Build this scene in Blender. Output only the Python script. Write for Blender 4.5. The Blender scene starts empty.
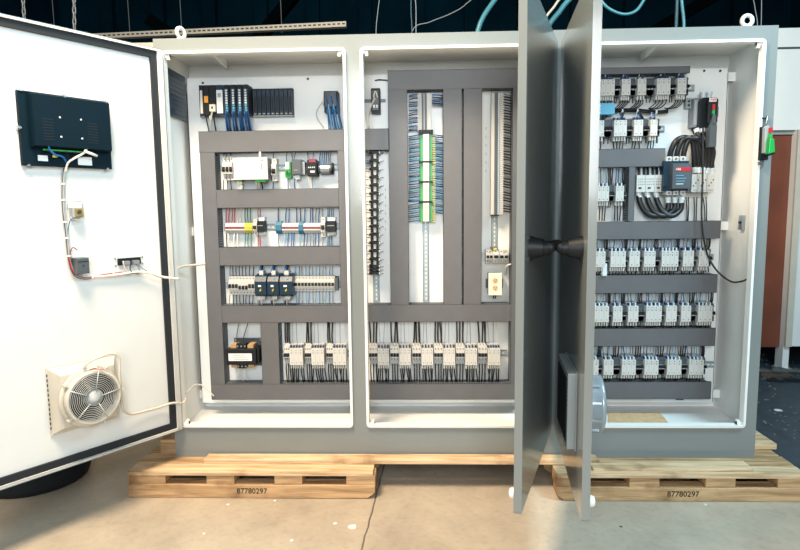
import bpy, math, random
from mathutils import Vector, Matrix
random.seed(7)
C = bpy.context.scene.collection
PI = math.pi
# ------------------------------------------------------------------ camera model (metres)
S = 2.0/1.87672
FPX = 588.61836; YAW, PITCH, ROLL = 0.03406, 0.10994, -0.01157
CAM = Vector((0, -2.6*S, 1.13048*S+.13))
fw = Vector((-math.sin(YAW)*math.cos(PITCH), math.cos(YAW)*math.cos(PITCH), -math.sin(PITCH)))
rt0 = Vector((math.cos(YAW), math.sin(YAW), 0)); up0 = rt0.cross(fw)
rt = rt0*math.cos(ROLL)+up0*math.sin(ROLL); up = -rt0*math.sin(ROLL)+up0*math.cos(ROLL)
def ray(px, py): return fw+rt*((px-400)/FPX)-up*((py-275)/FPX)
def at(px, py, Y):            # measured point on the real vertical plane y = Y
    d = ray(px, py); return CAM+d*((Y-CAM.y)/d.y)
def atz(px, py, Z):
    d = ray(px, py); return CAM+d*((Z-CAM.z)/d.z)
def box_at(x0, y0, x1, y1, Y):   # pixel box -> world x0,z0,x1,z1 on plane Y
    xm, ym = (x0+x1)/2, (y0+y1)/2
    return at(x0, ym, Y).x, at(xm, y1, Y).z, at(x1, ym, Y).x, at(xm, y0, Y).z

# ------------------------------------------------------------------ materials
def lin(c):
    c = c/255.0
    return c/12.92 if c <= .04045 else ((c+.055)/1.055)**2.4
MATS = {}
def mat(name, rgb, rough=.5, metal=0.0, var=.06, scale=9.0, bump=0.0, coat=0.0, emit=0.0, spec=.5):
    if name in MATS: return MATS[name]
    m = bpy.data.materials.new(name); m.use_nodes = True
    nt = m.node_tree; b = nt.nodes['Principled BSDF']
    col = tuple(lin(v) for v in rgb)+(1,)
    b.inputs['Roughness'].default_value = rough; b.inputs['Metallic'].default_value = metal
    b.inputs['Coat Weight'].default_value = coat; b.inputs['Coat Roughness'].default_value = .08
    b.inputs['Specular IOR Level'].default_value = spec
    tc = nt.nodes.new('ShaderNodeTexCoord'); nz = nt.nodes.new('ShaderNodeTexNoise')
    nz.inputs['Scale'].default_value = scale; nz.inputs['Detail'].default_value = 4
    nt.links.new(tc.outputs['Object'], nz.inputs['Vector'])
    rp = nt.nodes.new('ShaderNodeValToRGB')
    rp.color_ramp.elements[0].position = .3; rp.color_ramp.elements[1].position = .7
    rp.color_ramp.elements[0].color = tuple(v*(1-var) for v in col[:3])+(1,)
    rp.color_ramp.elements[1].color = tuple(min(1, v*(1+var)) for v in col[:3])+(1,)
    nt.links.new(nz.outputs['Fac'], rp.inputs['Fac']); nt.links.new(rp.outputs['Color'], b.inputs['Base Color'])
    if bump:
        bp = nt.nodes.new('ShaderNodeBump'); bp.inputs['Strength'].default_value = bump; bp.inputs['Distance'].default_value = .004
        nt.links.new(nz.outputs['Fac'], bp.inputs['Height']); nt.links.new(bp.outputs['Normal'], b.inputs['Normal'])
    if emit:
        nt.links.new(rp.outputs['Color'], b.inputs['Emission Color']); b.inputs['Emission Strength'].default_value = emit
    MATS[name] = m; return m
paint = mat('grey_enamel', (122, 129, 129), .20, coat=.3, var=.03, scale=2)
white = mat('white_powder_coat', (232, 233, 230), .38, var=.015)
zincp = mat('panel_white', (232, 235, 234), .32, var=.02)
doorw = mat('door_inner_white', (206, 209, 208), .4, var=.015)
ductm = mat('duct_grey', (92, 93, 96), .48, var=.05, scale=14)
ducts = mat('duct_slots', (112, 118, 124), .6, var=.05)
dark = mat('black_plastic', (15, 20, 25), .5, spec=.35)
blk = mat('wire_black', (16, 18, 22), .42)
rubber = mat('gasket_rubber', (14, 22, 30), .7)
togm = mat('lever_black', (8, 12, 16), .6, spec=.2)
navy = mat('navy_casing', (20, 44, 62), .35)
hmim = mat('display_back', (1, 24, 36), .6, var=.12, spec=.12, scale=5)
cream = mat('device_cream', (194, 193, 188), .42, var=.02)
devg = mat('device_grey', (150, 156, 158), .45)
devd = mat('device_dark_grey', (70, 78, 84), .45)
railm = mat('rail_zinc', (158, 172, 176), .42, metal=.25)
steel = mat('zinc_steel', (176, 184, 190), .28, metal=.9)
dots = mat('screw_recess', (48, 52, 56), .5)
blue = mat('wire_blue', (30, 98, 158), .4)
blue2 = mat('wire_dark_blue', (22, 60, 112), .4)
teal = mat('wire_green', (30, 120, 112), .4)
redw = mat('wire_red', (176, 44, 60), .4)
whw = mat('wire_white', (222, 216, 204), .45)
gryw = mat('wire_grey', (120, 126, 132), .45)
green = mat('module_green', (44, 150, 62), .4)
olive = mat('olive_plastic', (160, 164, 96), .45)
yellow = mat('yellow_plastic', (196, 186, 58), .45)
orange = mat('orange_tape', (226, 150, 50), .5)
redp = mat('red_plastic', (176, 36, 46), .4)
maroon = mat('maroon_bridge', (120, 48, 60), .5)
cyanp = mat('pale_blue_plastic', (92, 160, 190), .4)
greenp = mat('green_grip', (24, 150, 68), .35)
labelm = mat('label_white', (218, 221, 219), .55, var=.01)
ivory = mat('ivory_plastic', (232, 222, 200), .4)
copper = mat('copper_winding', (176, 142, 98), .45)
beige = mat('fan_beige', (196, 190, 176), .42)
chrome = mat('chrome_wire', (190, 192, 190), .35, metal=.3)
clear = mat('sleeve_pale', (205, 214, 218), .3)
card = mat('cardboard', (206, 172, 130), .8, var=.12, scale=30)
beam = mat('dark_steel', (2, 8, 12), .9, spec=.05)
tealp = mat('hose_teal', (58, 118, 130), .3)
brown = mat('brown_wood', (112, 60, 42), .45, var=.18, scale=3)
dustm = mat('debris', (92, 92, 88), .9, var=.2, scale=20)
def wood_mat(name, c0, c1):
    m = bpy.data.materials.new(name); m.use_nodes = True; nt = m.node_tree; b = nt.nodes['Principled BSDF']
    b.inputs['Roughness'].default_value = .75
    tc = nt.nodes.new('ShaderNodeTexCoord'); mp = nt.nodes.new('ShaderNodeMapping'); mp.inputs['Scale'].default_value = (1.6, 14, 26)
    nz = nt.nodes.new('ShaderNodeTexNoise'); nz.inputs['Scale'].default_value = 2.2; nz.inputs['Detail'].default_value = 7; nz.inputs['Distortion'].default_value = .7
    n2 = nt.nodes.new('ShaderNodeTexNoise'); n2.inputs['Scale'].default_value = 5; n2.inputs['Detail'].default_value = 5
    rp = nt.nodes.new('ShaderNodeValToRGB'); rp.color_ramp.elements[0].position = .32; rp.color_ramp.elements[1].position = .62
    rp.color_ramp.elements[0].color = tuple(lin(v) for v in c0)+(1,); rp.color_ramp.elements[1].color = tuple(lin(v) for v in c1)+(1,)
    r2 = nt.nodes.new('ShaderNodeValToRGB'); r2.color_ramp.elements[0].position = .28; r2.color_ramp.elements[1].position = .45
    r2.color_ramp.elements[0].color = (.45, .36, .28, 1); r2.color_ramp.elements[1].color = (1, 1, 1, 1)
    mx = nt.nodes.new('ShaderNodeMix'); mx.data_type = 'RGBA'; mx.blend_type = 'MULTIPLY'; mx.inputs[0].default_value = 1
    nt.links.new(tc.outputs['Object'], mp.inputs['Vector']); nt.links.new(mp.outputs['Vector'], nz.inputs['Vector']); nt.links.new(tc.outputs['Object'], n2.inputs['Vector'])
    nt.links.new(nz.outputs['Fac'], rp.inputs['Fac']); nt.links.new(n2.outputs['Fac'], r2.inputs['Fac'])
    nt.links.new(rp.outputs['Color'], mx.inputs[6]); nt.links.new(r2.outputs['Color'], mx.inputs[7]); nt.links.new(mx.outputs[2], b.inputs['Base Color'])
    bp = nt.nodes.new('ShaderNodeBump'); bp.inputs['Strength'].default_value = .35; bp.inputs['Distance'].default_value = .004
    nt.links.new(nz.outputs['Fac'], bp.inputs['Height']); nt.links.new(bp.outputs['Normal'], b.inputs['Normal'])
    MATS[name] = m; return m
wood = wood_mat('pallet_wood', (146, 114, 78), (198, 164, 122))
wood2 = wood_mat('pallet_wood_pale', (172, 142, 104), (218, 190, 154))

# ------------------------------------------------------------------ mesh builder
class MB:
    def __init__(s): s.v = []; s.f = []; s.mi = []; s.sm = []; s.mats = []
    def m(s, mt):
        if mt not in s.mats: s.mats.append(mt)
        return s.mats.index(mt)
    def add(s, vs, fs, mt, smooth=False):
        o = len(s.v); s.v += [tuple(v) for v in vs]; k = s.m(mt)
        for f in fs: s.f.append([i+o for i in f]); s.mi.append(k); s.sm.append(smooth)
    def box(s, x0, y0, z0, x1, y1, z1, mt):
        x0, x1 = sorted((x0, x1)); y0, y1 = sorted((y0, y1)); z0, z1 = sorted((z0, z1))
        s.add([(x0,y0,z0),(x1,y0,z0),(x1,y1,z0),(x0,y1,z0),(x0,y0,z1),(x1,y0,z1),(x1,y1,z1),(x0,y1,z1)],
              [(0,3,2,1),(4,5,6,7),(0,1,5,4),(1,2,6,5),(2,3,7,6),(3,0,4,7)], mt)
    def taper(s, x0, y0, z0, x1, y1, z1, mt, ix=.0, iz=.0):   # box whose front (y0, the lower y) face is inset
        s.add([(x0+ix,y0,z0+iz),(x1-ix,y0,z0+iz),(x1,y1,z0),(x0,y1,z0),(x0+ix,y0,z1-iz),(x1-ix,y0,z1-iz),(x1,y1,z1),(x0,y1,z1)],
              [(0,3,2,1),(4,5,6,7),(0,1,5,4),(1,2,6,5),(2,3,7,6),(3,0,4,7)], mt)
    def prism(s, poly, axis, a0, a1, mt):
        n = len(poly); vs = []
        for a in (a0, a1):
            for p, q in poly:
                vs.append({'x': (a, p, q), 'y': (p, a, q), 'z': (p, q, a)}[axis])
        fs = [tuple(range(n))[::-1], tuple(range(n, 2*n))]+[(i, (i+1) % n, n+(i+1) % n, n+i) for i in range(n)]
        s.add(vs, fs, mt)
    def cyl(s, p0, p1, r, mt, n=12, r1=None, cap=True):
        p0, p1 = Vector(p0), Vector(p1); d = (p1-p0).normalized()
        a = d.orthogonal().normalized(); b = d.cross(a); r1 = r if r1 is None else r1
        vs = [p0+(a*math.cos(2*PI*i/n)+b*math.sin(2*PI*i/n))*r for i in range(n)]+[p1+(a*math.cos(2*PI*i/n)+b*math.sin(2*PI*i/n))*r1 for i in range(n)]
        s.add(vs, [(i, (i+1) % n, n+(i+1) % n, n+i) for i in range(n)], mt, True)
        if cap: s.add(vs, [tuple(range(n))[::-1], tuple(range(n, 2*n))], mt)
    def tube(s, pts, r, mt, n=6, sub=4, closed=False):
        P = [Vector(p) for p in pts]
        if len(P) > 2 or closed:
            Q = []; m = len(P); rng = range(m if closed else m-1)
            for i in rng:
                g = (lambda k: P[k % m]) if closed else (lambda k: P[min(max(k, 0), m-1)])
                a, b, c, d = g(i-1), g(i), g(i+1), g(i+2)
                for j in range(sub):
                    t = j/sub
                    Q.append(.5*((2*b)+(c-a)*t+(2*a-5*b+4*c-d)*t*t+(3*b-3*c+d-a)*t**3))
            if not closed: Q.append(P[-1])
            P = Q
        N = len(P); vs = []; prev = None
        for i, p in enumerate(P):
            if closed: t = P[(i+1) % N]-P[i-1]
            else: t = P[min(i+1, N-1)]-P[max(i-1, 0)]
            t.normalize() if t.length > 1e-9 else None
            if prev is None: a = t.orthogonal().normalized()
            else:
                a = prev-t*prev.dot(t); a = a.normalized() if a.length > 1e-6 else t.orthogonal().normalized()
            prev = a; b = t.cross(a)
            for j in range(n): vs.append(p+(a*math.cos(2*PI*j/n)+b*math.sin(2*PI*j/n))*r)
        fs = []
        for i in range(N if closed else N-1):
            k = (i+1) % N
            for j in range(n): fs.append((i*n+j, i*n+(j+1) % n, k*n+(j+1) % n, k*n+j))
        if not closed: fs += [tuple(range(n))[::-1], tuple(range((N-1)*n, N*n))]
        s.add(vs, fs, mt, True)
    def ring(s, c, axis, r0, r1, h, mt, n=32):    # annulus of square section centred at c
        vs = []; c = Vector(c)
        ax = {'x': (Vector((0,1,0)), Vector((0,0,1)), Vector((1,0,0))), 'y': (Vector((1,0,0)), Vector((0,0,1)), Vector((0,1,0))), 'z': (Vector((1,0,0)), Vector((0,1,0)), Vector((0,0,1)))}[axis]
        for i in range(n):
            d = ax[0]*math.cos(2*PI*i/n)+ax[1]*math.sin(2*PI*i/n)
            vs += [c+d*r0-ax[2]*h/2, c+d*r1-ax[2]*h/2, c+d*r1+ax[2]*h/2, c+d*r0+ax[2]*h/2]
        fs = []
        for i in range(n):
            a, b = i*4, ((i+1) % n)*4
            fs += [(a+j, a+(j+1) % 4, b+(j+1) % 4, b+j) for j in range(4)]
        s.add(vs, fs, mt, True)
    def lathe(s, prof, c, mt, n=32, axis='z'):
        vs = []
        for r, h in prof:
            for i in range(n):
                q = 2*PI*i/n
                if axis == 'z': vs.append((c[0]+r*math.cos(q), c[1]+r*math.sin(q), c[2]+h))
                else: vs.append((c[0]+r*math.cos(q), c[1]+h, c[2]+r*math.sin(q)))
        fs = [(k*n+i, k*n+(i+1) % n, (k+1)*n+(i+1) % n, (k+1)*n+i) for k in range(len(prof)-1) for i in range(n)]
        s.add(vs, fs, mt, True)
    def build(s, name, parent=None, off=None, bevel=0.0, label=None):
        o3 = Vector(off) if off is not None else Vector((0, 0, 0))
        me = bpy.data.meshes.new(name)
        me.from_pydata([tuple(Vector(v)-o3) for v in s.v], [], s.f)
        for mt in s.mats: me.materials.append(mt)
        me.polygons.foreach_set('material_index', s.mi); me.polygons.foreach_set('use_smooth', s.sm)
        me.update()
        import bmesh
        bm = bmesh.new(); bm.from_mesh(me); bmesh.ops.recalc_face_normals(bm, faces=bm.faces); bm.to_mesh(me); bm.free()
        o = bpy.data.objects.new(name, me); C.objects.link(o)
        if parent is not None: o.parent = parent
        if bevel:
            b = o.modifiers.new('bevel', 'BEVEL'); b.width = bevel; b.segments = 2; b.limit_method = 'ANGLE'
        if label: o['label'] = label
        return o
def props(o, label, cat, group=None, kind=None):
    if label: o['label'] = label
    if cat: o['category'] = cat
    if group: o['group'] = group
    if kind: o['kind'] = kind
    return o
def thing(name, label, cat, loc=(0, 0, 0), rz=0.0, group=None):
    o = bpy.data.objects.new(name, None); C.objects.link(o); o.location = loc; o.rotation_euler = (0, 0, rz)
    o.empty_display_size = .02
    return props(o, label, cat, group)
def solo(mb, name, label, cat, group=None, bevel=0.0, kind=None, loc=None, rz=0.0):   # a thing that is one mesh; vertices are world coordinates unless loc given
    if loc is None:
        xs = [v[0] for v in mb.v]; ys = [v[1] for v in mb.v]; zs = [v[2] for v in mb.v]
        loc = ((min(xs)+max(xs))/2, max(ys), min(zs)); o = mb.build(name, off=loc, bevel=bevel)
    else: o = mb.build(name, bevel=bevel)
    o.location = loc; o.rotation_euler = (0, 0, rz)
    return props(o, label, cat, group, kind)
def text(name, body, size, parent, loc, rot, mt, ext=.0006, align='CENTER'):
    cu = bpy.data.curves.new(name, 'FONT'); cu.body = body; cu.size = size; cu.extrude = ext; cu.align_x = align; cu.align_y = 'CENTER'
    tmp = bpy.data.objects.new('tmp', cu); C.objects.link(tmp); bpy.context.view_layer.update()
    me = bpy.data.meshes.new_from_object(tmp.evaluated_get(bpy.context.evaluated_depsgraph_get()))
    bpy.data.objects.remove(tmp); bpy.data.curves.remove(cu)
    me.materials.clear(); me.materials.append(mt); me.name = name
    o = bpy.data.objects.new(name, me); C.objects.link(o)
    o.parent = parent; o.location = loc; o.rotation_euler = rot
    return o
ORD = ['first', 'second', 'third', 'fourth', 'fifth', 'sixth', 'seventh', 'eighth', 'ninth', 'tenth', 'eleventh', 'twelfth', 'thirteenth', 'fourteenth', 'fifteenth', 'sixteenth', 'seventeenth', 'eighteenth']

# ------------------------------------------------------------------ key measures
XL, X1, X2, XR = -1.14316*S, -.2802*S, .59335*S, 1.50022*S
ZB, ZT = .13, .13+2.0
ZO0, ZO1 = CAM.z-.98414*S, CAM.z+.68872*S        # opening bottom / top
XH = -1.10926*S; XLR = 1.44601*S                 # left hinge, right lip
A1, A2, A3 = .62083, .336, .118
W = .851
DEP = .40; YP = .30; YD = .22                    # cabinet depth, mounting panel face, duct cover face

# ------------------------------------------------------------------ setting
def floor_material():
    m = bpy.data.materials.new('concrete_floor'); m.use_nodes = True; nt = m.node_tree; b = nt.nodes['Principled BSDF']
    N = nt.nodes.new; L = nt.links.new
    tc = N('ShaderNodeTexCoord'); n1 = N('ShaderNodeTexNoise'); n1.inputs['Scale'].default_value = 2.3; n1.inputs['Detail'].default_value = 8; n1.inputs['Roughness'].default_value = .65
    n2 = N('ShaderNodeTexNoise'); n2.inputs['Scale'].default_value = 34; n2.inputs['Detail'].default_value = 4
    L(tc.outputs['Object'], n1.inputs['Vector']); L(tc.outputs['Object'], n2.inputs['Vector'])
    r1 = N('ShaderNodeValToRGB'); r1.color_ramp.elements[0].position = .3; r1.color_ramp.elements[1].position = .7
    r1.color_ramp.elements[0].color = (lin(152), lin(141), lin(126), 1); r1.color_ramp.elements[1].color = (lin(188), lin(176), lin(158), 1)
    L(n1.outputs['Fac'], r1.inputs['Fac'])
    r2 = N('ShaderNodeValToRGB'); r2.color_ramp.elements[0].position = .3; r2.color_ramp.elements[0].color = (.90, .89, .88, 1); r2.color_ramp.elements[1].position = .5; r2.color_ramp.elements[1].color = (1, 1, 1, 1)
    L(n2.outputs['Fac'], r2.inputs['Fac'])
    mx = N('ShaderNodeMix'); mx.data_type = 'RGBA'; mx.blend_type = 'MULTIPLY'; mx.inputs[0].default_value = 1
    L(r1.outputs['Color'], mx.inputs[6]); L(r2.outputs['Color'], mx.inputs[7])
    # expansion joint running towards the viewer near x = -.22
    sp = N('ShaderNodeSeparateXYZ'); L(tc.outputs['Object'], sp.inputs[0])
    def mth(op, a, bv=None, c=None):
        n = N('ShaderNodeMath'); n.operation = op
        for i, q in enumerate((a, bv, c)):
            if q is None: continue
            if isinstance(q, (int, float)): n.inputs[i].default_value = q
            else: L(q, n.inputs[i])
        return n.outputs[0]
    n3 = N('ShaderNodeTexNoise'); n3.inputs['Scale'].default_value = 9; L(tc.outputs['Object'], n3.inputs['Vector'])
    x = mth('ADD', sp.outputs['X'], mth('MULTIPLY', n3.outputs['Fac'], .02))
    x = mth('ADD', x, mth('MULTIPLY', sp.outputs['Y'], -.055))
    j = mth('LESS_THAN', mth('ABSOLUTE', mth('ADD', x, .197)), .0035)
    m2 = N('ShaderNodeMix'); m2.data_type = 'RGBA'; L(mth('MULTIPLY', j, .8), m2.inputs[0]); L(mx.outputs[2], m2.inputs[6]); m2.inputs[7].default_value = (.05, .04, .03, 1)
    L(m2.outputs[2], b.inputs['Base Color']); b.inputs['Roughness'].default_value = .42
    bp = N('ShaderNodeBump'); bp.inputs['Strength'].default_value = .15; bp.inputs['Distance'].default_value = .005; L(n2.outputs['Fac'], bp.inputs['Height']); L(bp.outputs['Normal'], b.inputs['Normal'])
    return m
fm = floor_material()
dark_fm = mat('dark_floor', (44, 58, 68), .55, var=.35, scale=14, bump=.3)  # darker, bluer floor tone behind the right pallet
def structure(mb, name): o = mb.build(name); o['kind'] = 'structure'; return o
b = MB(); b.add([(-7,-6,0),(7,-6,0),(7,9,0),(-7,9,0)], [(0,1,2,3)], fm); structure(b, 'floor')
b = MB(); b.box(1.45, .02, .0, 6.9, 8.9, .004, dark_fm); structure(b, 'floor_dark_zone')
wm = mat('warehouse_wall', (8, 52, 70), .9, var=.3, spec=.1, scale=1.5)
b = MB(); b.box(-7, 9, 0, 7, 9.2, 7, wm)
for i in range(-6, 7): b.box(i-.12, 8.85, 0, i+.12, 9, 7, wm)
structure(b, 'wall_back')
b = MB(); b.box(-7.2, -1, 0, -7, 9.2, 7, wm); structure(b, 'wall_left')
b = MB(); b.box(7, -1, 0, 7.2, 9.2, 7, wm); structure(b, 'wall_right')
b = MB(); b.box(-7.2, .4, 7, 7.2, 9.2, 7.2, wm); structure(b, 'ceiling')

# ------------------------------------------------------------------ enclosure
enc = thing('electrical_enclosure', 'large grey three-bay electrical enclosure with white interior, standing open on pallets', 'electrical enclosure', ((XL+XR)/2, 0, ZB))
EO = Vector(enc.location)
t = .012
def part(mb, name, parent=enc, off=EO, bevel=0.0, label=None): return mb.build(name, parent, off, bevel, label)
b = MB(); b.box(XL, .004, ZB, XL+.004, DEP, ZT, paint); b.box(XL+.004, .01, ZO0-.03, XL+.012, DEP-.01, ZT-.01, white); part(b, 'side_panel')
b = MB(); b.box(XR-.004, .004, ZB, XR, DEP, ZT, paint); b.box(XR-.012, .01, ZO0-.03, XR-.004, DEP-.01, ZT-.01, white); part(b, 'side_panel')
b = MB(); b.box(XL, .002, ZT-.004, XR, DEP, ZT, paint); b.box(XL+.012, .01, ZT-.03, XR-.012, DEP-.01, ZT-.004, white); part(b, 'top_panel')
b = MB(); b.box(XL+.004, DEP-.004, ZB, XR-.004, DEP, ZT-.004, paint); b.box(XL+.012, DEP-.012, ZO0-.03, XR-.012, DEP-.004, ZT-.03, white); part(b, 'back_panel')
b = MB(); b.box(XL+.012, .01, ZO0-.04, XR-.012, DEP-.012, ZO0-.03, white); part(b, 'floor_panel')
# front frame with three openings (rounded white lips)
ops = [(XH+.004, X1-.034), (X1+.036, X2-.030), (X2+.030, XLR)]
b = MB()
b.box(XL, -.002, ZO1, XR, .01, ZT, paint); b.box(XL, -.002, ZB, XR, .01, ZO0, paint)
b.box(XL, -.002, ZO0, ops[0][0], .01, ZO1, paint)
b.box(ops[0][1], -.002, ZO0, ops[1][0], .01, ZO1, paint); b.box(ops[1][1], -.002, ZO0, ops[2][0], .01, ZO1, paint)
b.box(ops[2][1], -.002, ZO0, XR, .01, ZO1, paint)
part(b, 'front_frame')
def lip(x0, x1, z0, z1, r=.018):
    m = MB(); pts = []
    def loop(ix, rr, y):
        q = []
        for cx, cz, a0 in ((x1-ix-rr, z1-ix-rr, 0), (x0+ix+rr, z1-ix-rr, 90), (x0+ix+rr, z0+ix+rr, 180), (x1-ix-rr, z0+ix+rr, 270)):
            for k in range(5):
                a = math.radians(a0+k*22.5); q.append((cx+rr*math.cos(a), y, cz+rr*math.sin(a)))
        return q
    L_ = [loop(-.002, r, .0), loop(-.002, r, -.014), loop(.010, r*.6, -.016), loop(.012, r*.6, .02)]
    n = len(L_[0]); vs = sum(L_, [])
    fs = [(k*n+i, k*n+(i+1) % n, (k+1)*n+(i+1) % n, (k+1)*n+i) for k in range(3) for i in range(n)]
    m.add(vs, fs, white)
    return m
for x0, x1 in ops:
    m = lip(x0, x1, ZO0, ZO1)
    for sx, cx in ((1, x0+.012), (-1, x1-.012)):
        for cz, sz in ((ZO1-.012, -1), (ZO0+.012, 1)):
            m.box(cx, -.005, cz, cx+sx*.022, .012, cz+sz*.012, white); m.box(cx+sx*.010, -.006, cz, cx+sx*.022, .012, cz+sz*.022, white)
    part(m, 'opening_lip')
# interior: mounting panel, rails, braces, side vent
b = MB(); b.box(-1.19, YP, .305, 1.540, YP+.003, 2.018, zincp); b.box(-1.19, YP, .305, -1.187, YP+.02, 2.018, zincp); b.box(1.537, YP, .305, 1.540, YP+.02, 2.018, zincp)
for px, py in ((203, 83), (308, 79), (720, 71), (704, 71), (640, 72)):
    p = at(px, py, YP); b.cyl((p.x, YP-.004, p.z), (p.x, YP, p.z), .006, dots, 8)
part(b, 'mounting_panel', label='white mounting panel')
for z in (1.98, 1.235, .345):
    b = MB(); b.box(XL+.012, YP+.022, z-.022, XR-.012, YP+.05, z+.022, steel if False else white); part(b, 'support_rail')
for px in (213, 655):
    p = at(px, 60, .12); b = MB()
    b.prism([(.03, ZT-.03), (YP, ZT-.03), (YP, ZT-.07), (.05, ZT-.045)], 'x', p.x, p.x+.012, white); part(b, 'ceiling_brace')
b = MB(); b.box(XL+.012, .055, 1.80, XL+.03, .285, 2.02, navy)
for i in range(9): b.box(XL+.0295, .07, 1.815+i*.022, XL+.032, .27, 1.823+i*.022, navy)
part(b, 'side_vent', label='dark louvred vent on the inner side wall')
b = MB(); b.box(XR-.03, .16, 1.22, XR-.012, .19, 1.29, steel); b.box(XR-.034, .165, 1.25, XR-.03, .185, 1.26, dark); part(b, 'wall_bracket')
mat('eye_grey', (190, 194, 190), .4)
for px, py in ((181, 39), (747, 24)):
    p = at(px, py, .04); m = MB(); q = p.x
    m.cyl((q, .04, ZT), (q, .04, ZT+.012), .02, white, 16)
    ang = .3 if px < 400 else 0
    pts = [(q+.0225*math.cos(a)*math.cos(1.1 if px < 400 else ang), .04+.0225*math.cos(a)*math.sin(1.1 if px < 400 else ang), ZT+.034+.0225*math.sin(a)) for a in [2*PI*i/14 for i in range(14)]]
    m.tube(pts, .0095, MATS['eye_grey'], 8, 2, True); part(m, 'lifting_eye')
for z in (2.00, 1.945, 1.40, 1.33, .88, .82, .36, .335):
    m = MB(); m.box(XH-.012, -.03, z-.016, XH+.006, -.004, z+.016, steel); m.cyl((XH-.002, -.034, z-.014), (XH-.002, -.034, z+.014), .006, steel, 10); part(m, 'hinge')
# rotary disconnect on the right flange
# doors -----------------------------------------------------------------
DZ0, DZ1 = ZO0-.004, ZO1+.004
def door(x, a, inner, name='door', full=True):
    # local x runs from the hinge outwards; local y is inner*(+1) the inside face
    d = bpy.data.objects.new(name, None); C.objects.link(d); d.parent = enc
    d.location = Vector((x, -.018, 0))-Vector((EO.x, EO.y, EO.z)); d.location.z = -EO.z
    d.rotation_euler = (0, 0, -(PI/2+a)); s = inner
    m = MB()
    m.box(.002, 0, DZ0, W, -s*.0025, DZ1, paint)                        # outer skin
    for x0, x1, z0, z1 in ((.002, W, DZ0, DZ0+.002), (.002, W, DZ1-.002, DZ1), (.002, .004, DZ0, DZ1), (W-.002, W, DZ0, DZ1)):
        m.box(x0, 0, z0, x1, s*.025, z1, paint)                       # returned edges
    m.build('door_skin', d)
    m = MB()
    m.box(.004, s*.0005, DZ0+.002, W-.004, s*.004, DZ1-.002, doorw)
    for x0, x1, z0, z1 in ((.004, W-.003, DZ0+.003, DZ0+.013), (.004, W-.003, DZ1-.011, DZ1-.003), (.004, .026, DZ0+.003, DZ1-.003), (W-.018, W-.003, DZ0+.003, DZ1-.003)):
        m.box(x0, s*.022, z0, x1, s*.0257, z1, white)
        m.box(x0 if x0 > .1 else x0, s*.004, z0, x1, s*.0257, z1, white)
    m.build('inner_skin', d)
    m = MB()
    for x0, x1, z0, z1 in ((.026, W-.018, DZ0+.013, DZ0+.043), (.026, W-.018, DZ1-.041, DZ1-.011), (.026, .056, DZ0+.043, DZ1-.041), (W-.048, W-.018, DZ0+.043, DZ1-.041)):
        m.box(x0, s*.004, z0, x1, s*.016, z1, rubber)
    m.build('gasket', d)
    return d
d1 = door(XH, A1, 1)
d2 = door(X2-.009, A2, -1)
d3 = door(X2+.009, A3, 1)
def dmat(x, a): return Matrix.Translation((x, -.018, 0)) @ Matrix.Rotation(-(PI/2+a), 4, 'Z')
M1, M2, M3 = dmat(XH, A1), dmat(X2-.009, A2), dmat(X2+.009, A3)
def on_door(M, px, py, y=.006):     # pixel -> (distance from hinge, height) on the door face at local y
    Mi = M.inverted(); o = Mi @ CAM; d = Mi.to_3x3() @ ray(px, py); q = o+d*((y-o.y)/d.y); return q.x, q.z
for d, s in ((d2, 1), (d3, -1)):
    xx = W-.11; z = 1.20
    m = MB(); m.box(xx-.026, 0, z-.045, xx+.026, s*.008, z+.04, dark)
    m.cyl((xx, 0, z), (xx, s*.05, z), .042, dark, 20, .030); m.build('handle_base', d)
    m = MB(); m.cyl((xx, s*.05, z), (xx, s*.07, z), .025, dark, 16); m.tube([(xx+.02, s*.07, z-.002), (xx-.02, s*.078, z+.006), (xx-.05, s*.08, z+.008), (xx-.07, s*.074, z+.006)], .019, dark, 10, 4)
    m.build('handle', d)
for d, s, xx in ((d2, -1, W-.035), (d3, 1, W-.035)):
    m = MB(); m.lathe([(.0, -.002), (.016, 0), (.02, .01), (.016, .022), (.0, .026)], (xx, 0, 0), white, 16, 'y')
    m.v = [(v[0], s*(.0255+v[1]*.9), v[2]+DZ0+.055) for v in m.v]; m.build('door_bumper', d)

# ------------------------------------------------------------------ things on the doors
def dthing(M, rzA, name, label, cat, x, z, y=.004):
    o = thing(name, label, cat, M @ Vector((x, y, z)), -(PI/2+rzA)); return o
# touch display back --- local x decreases to picture right
x0, z1 = on_door(M1, 19.5, 89, .05); x1, z0 = on_door(M1, 115, 168, .05)   # x0 > x1
xa, xb = x1, x0; cxm = (xa+xb)/2; z0m = z0-.004
hz0, hz1 = z0m, on_door(M1, 110, 102, .03)[1]
h = dthing(M1, A1, 'display_panel', 'dark teal back of a touch display screwed to the open left door', 'display', cxm, hz0)
hw = (xb-xa)/2; hh = hz1-hz0
m = MB(); m.box(-hw, 0, 0, hw, .022, hh, hmim); m.box(-hw, .001, hh-.004, hw, .026, hh, steel); m.build('bezel', h, bevel=.002)
m = MB(); m.v = []; 
m.taper(-hw+.004, -.055, .068, hw-.03, -.022, hh-.004, hmim, .008, .008)
m.v = [(v[0], -v[1], v[2]) for v in m.v]
for k in range(8):
    for sx in (-1, 1):
        m.box(sx*.085-.02, .054, .10+k*.011, sx*.085+.02, .0556, .103+k*.011, dark)
m.build('rear_housing', h)
m = MB()
for sx, sz in ((-.04, .115), (.04, .115), (-.04, .19), (.04, .19)): m = MB(); m.cyl((sx, .054, sz), (sx, .057, sz), .0035, labelm, 8); m.build('screw', h)
for lx, lz, lw, lh, mm in ((.10, .030, .036, .022, labelm), (-.06, .028, .056, .034, labelm), (.055, .040, .018, .010, yellow)):
    m = MB(); m.box(lx-lw/2, .021, lz-lh/2, lx+lw/2, .0232, lz+lh/2, mm); m.build('rating_label', h)
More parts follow.
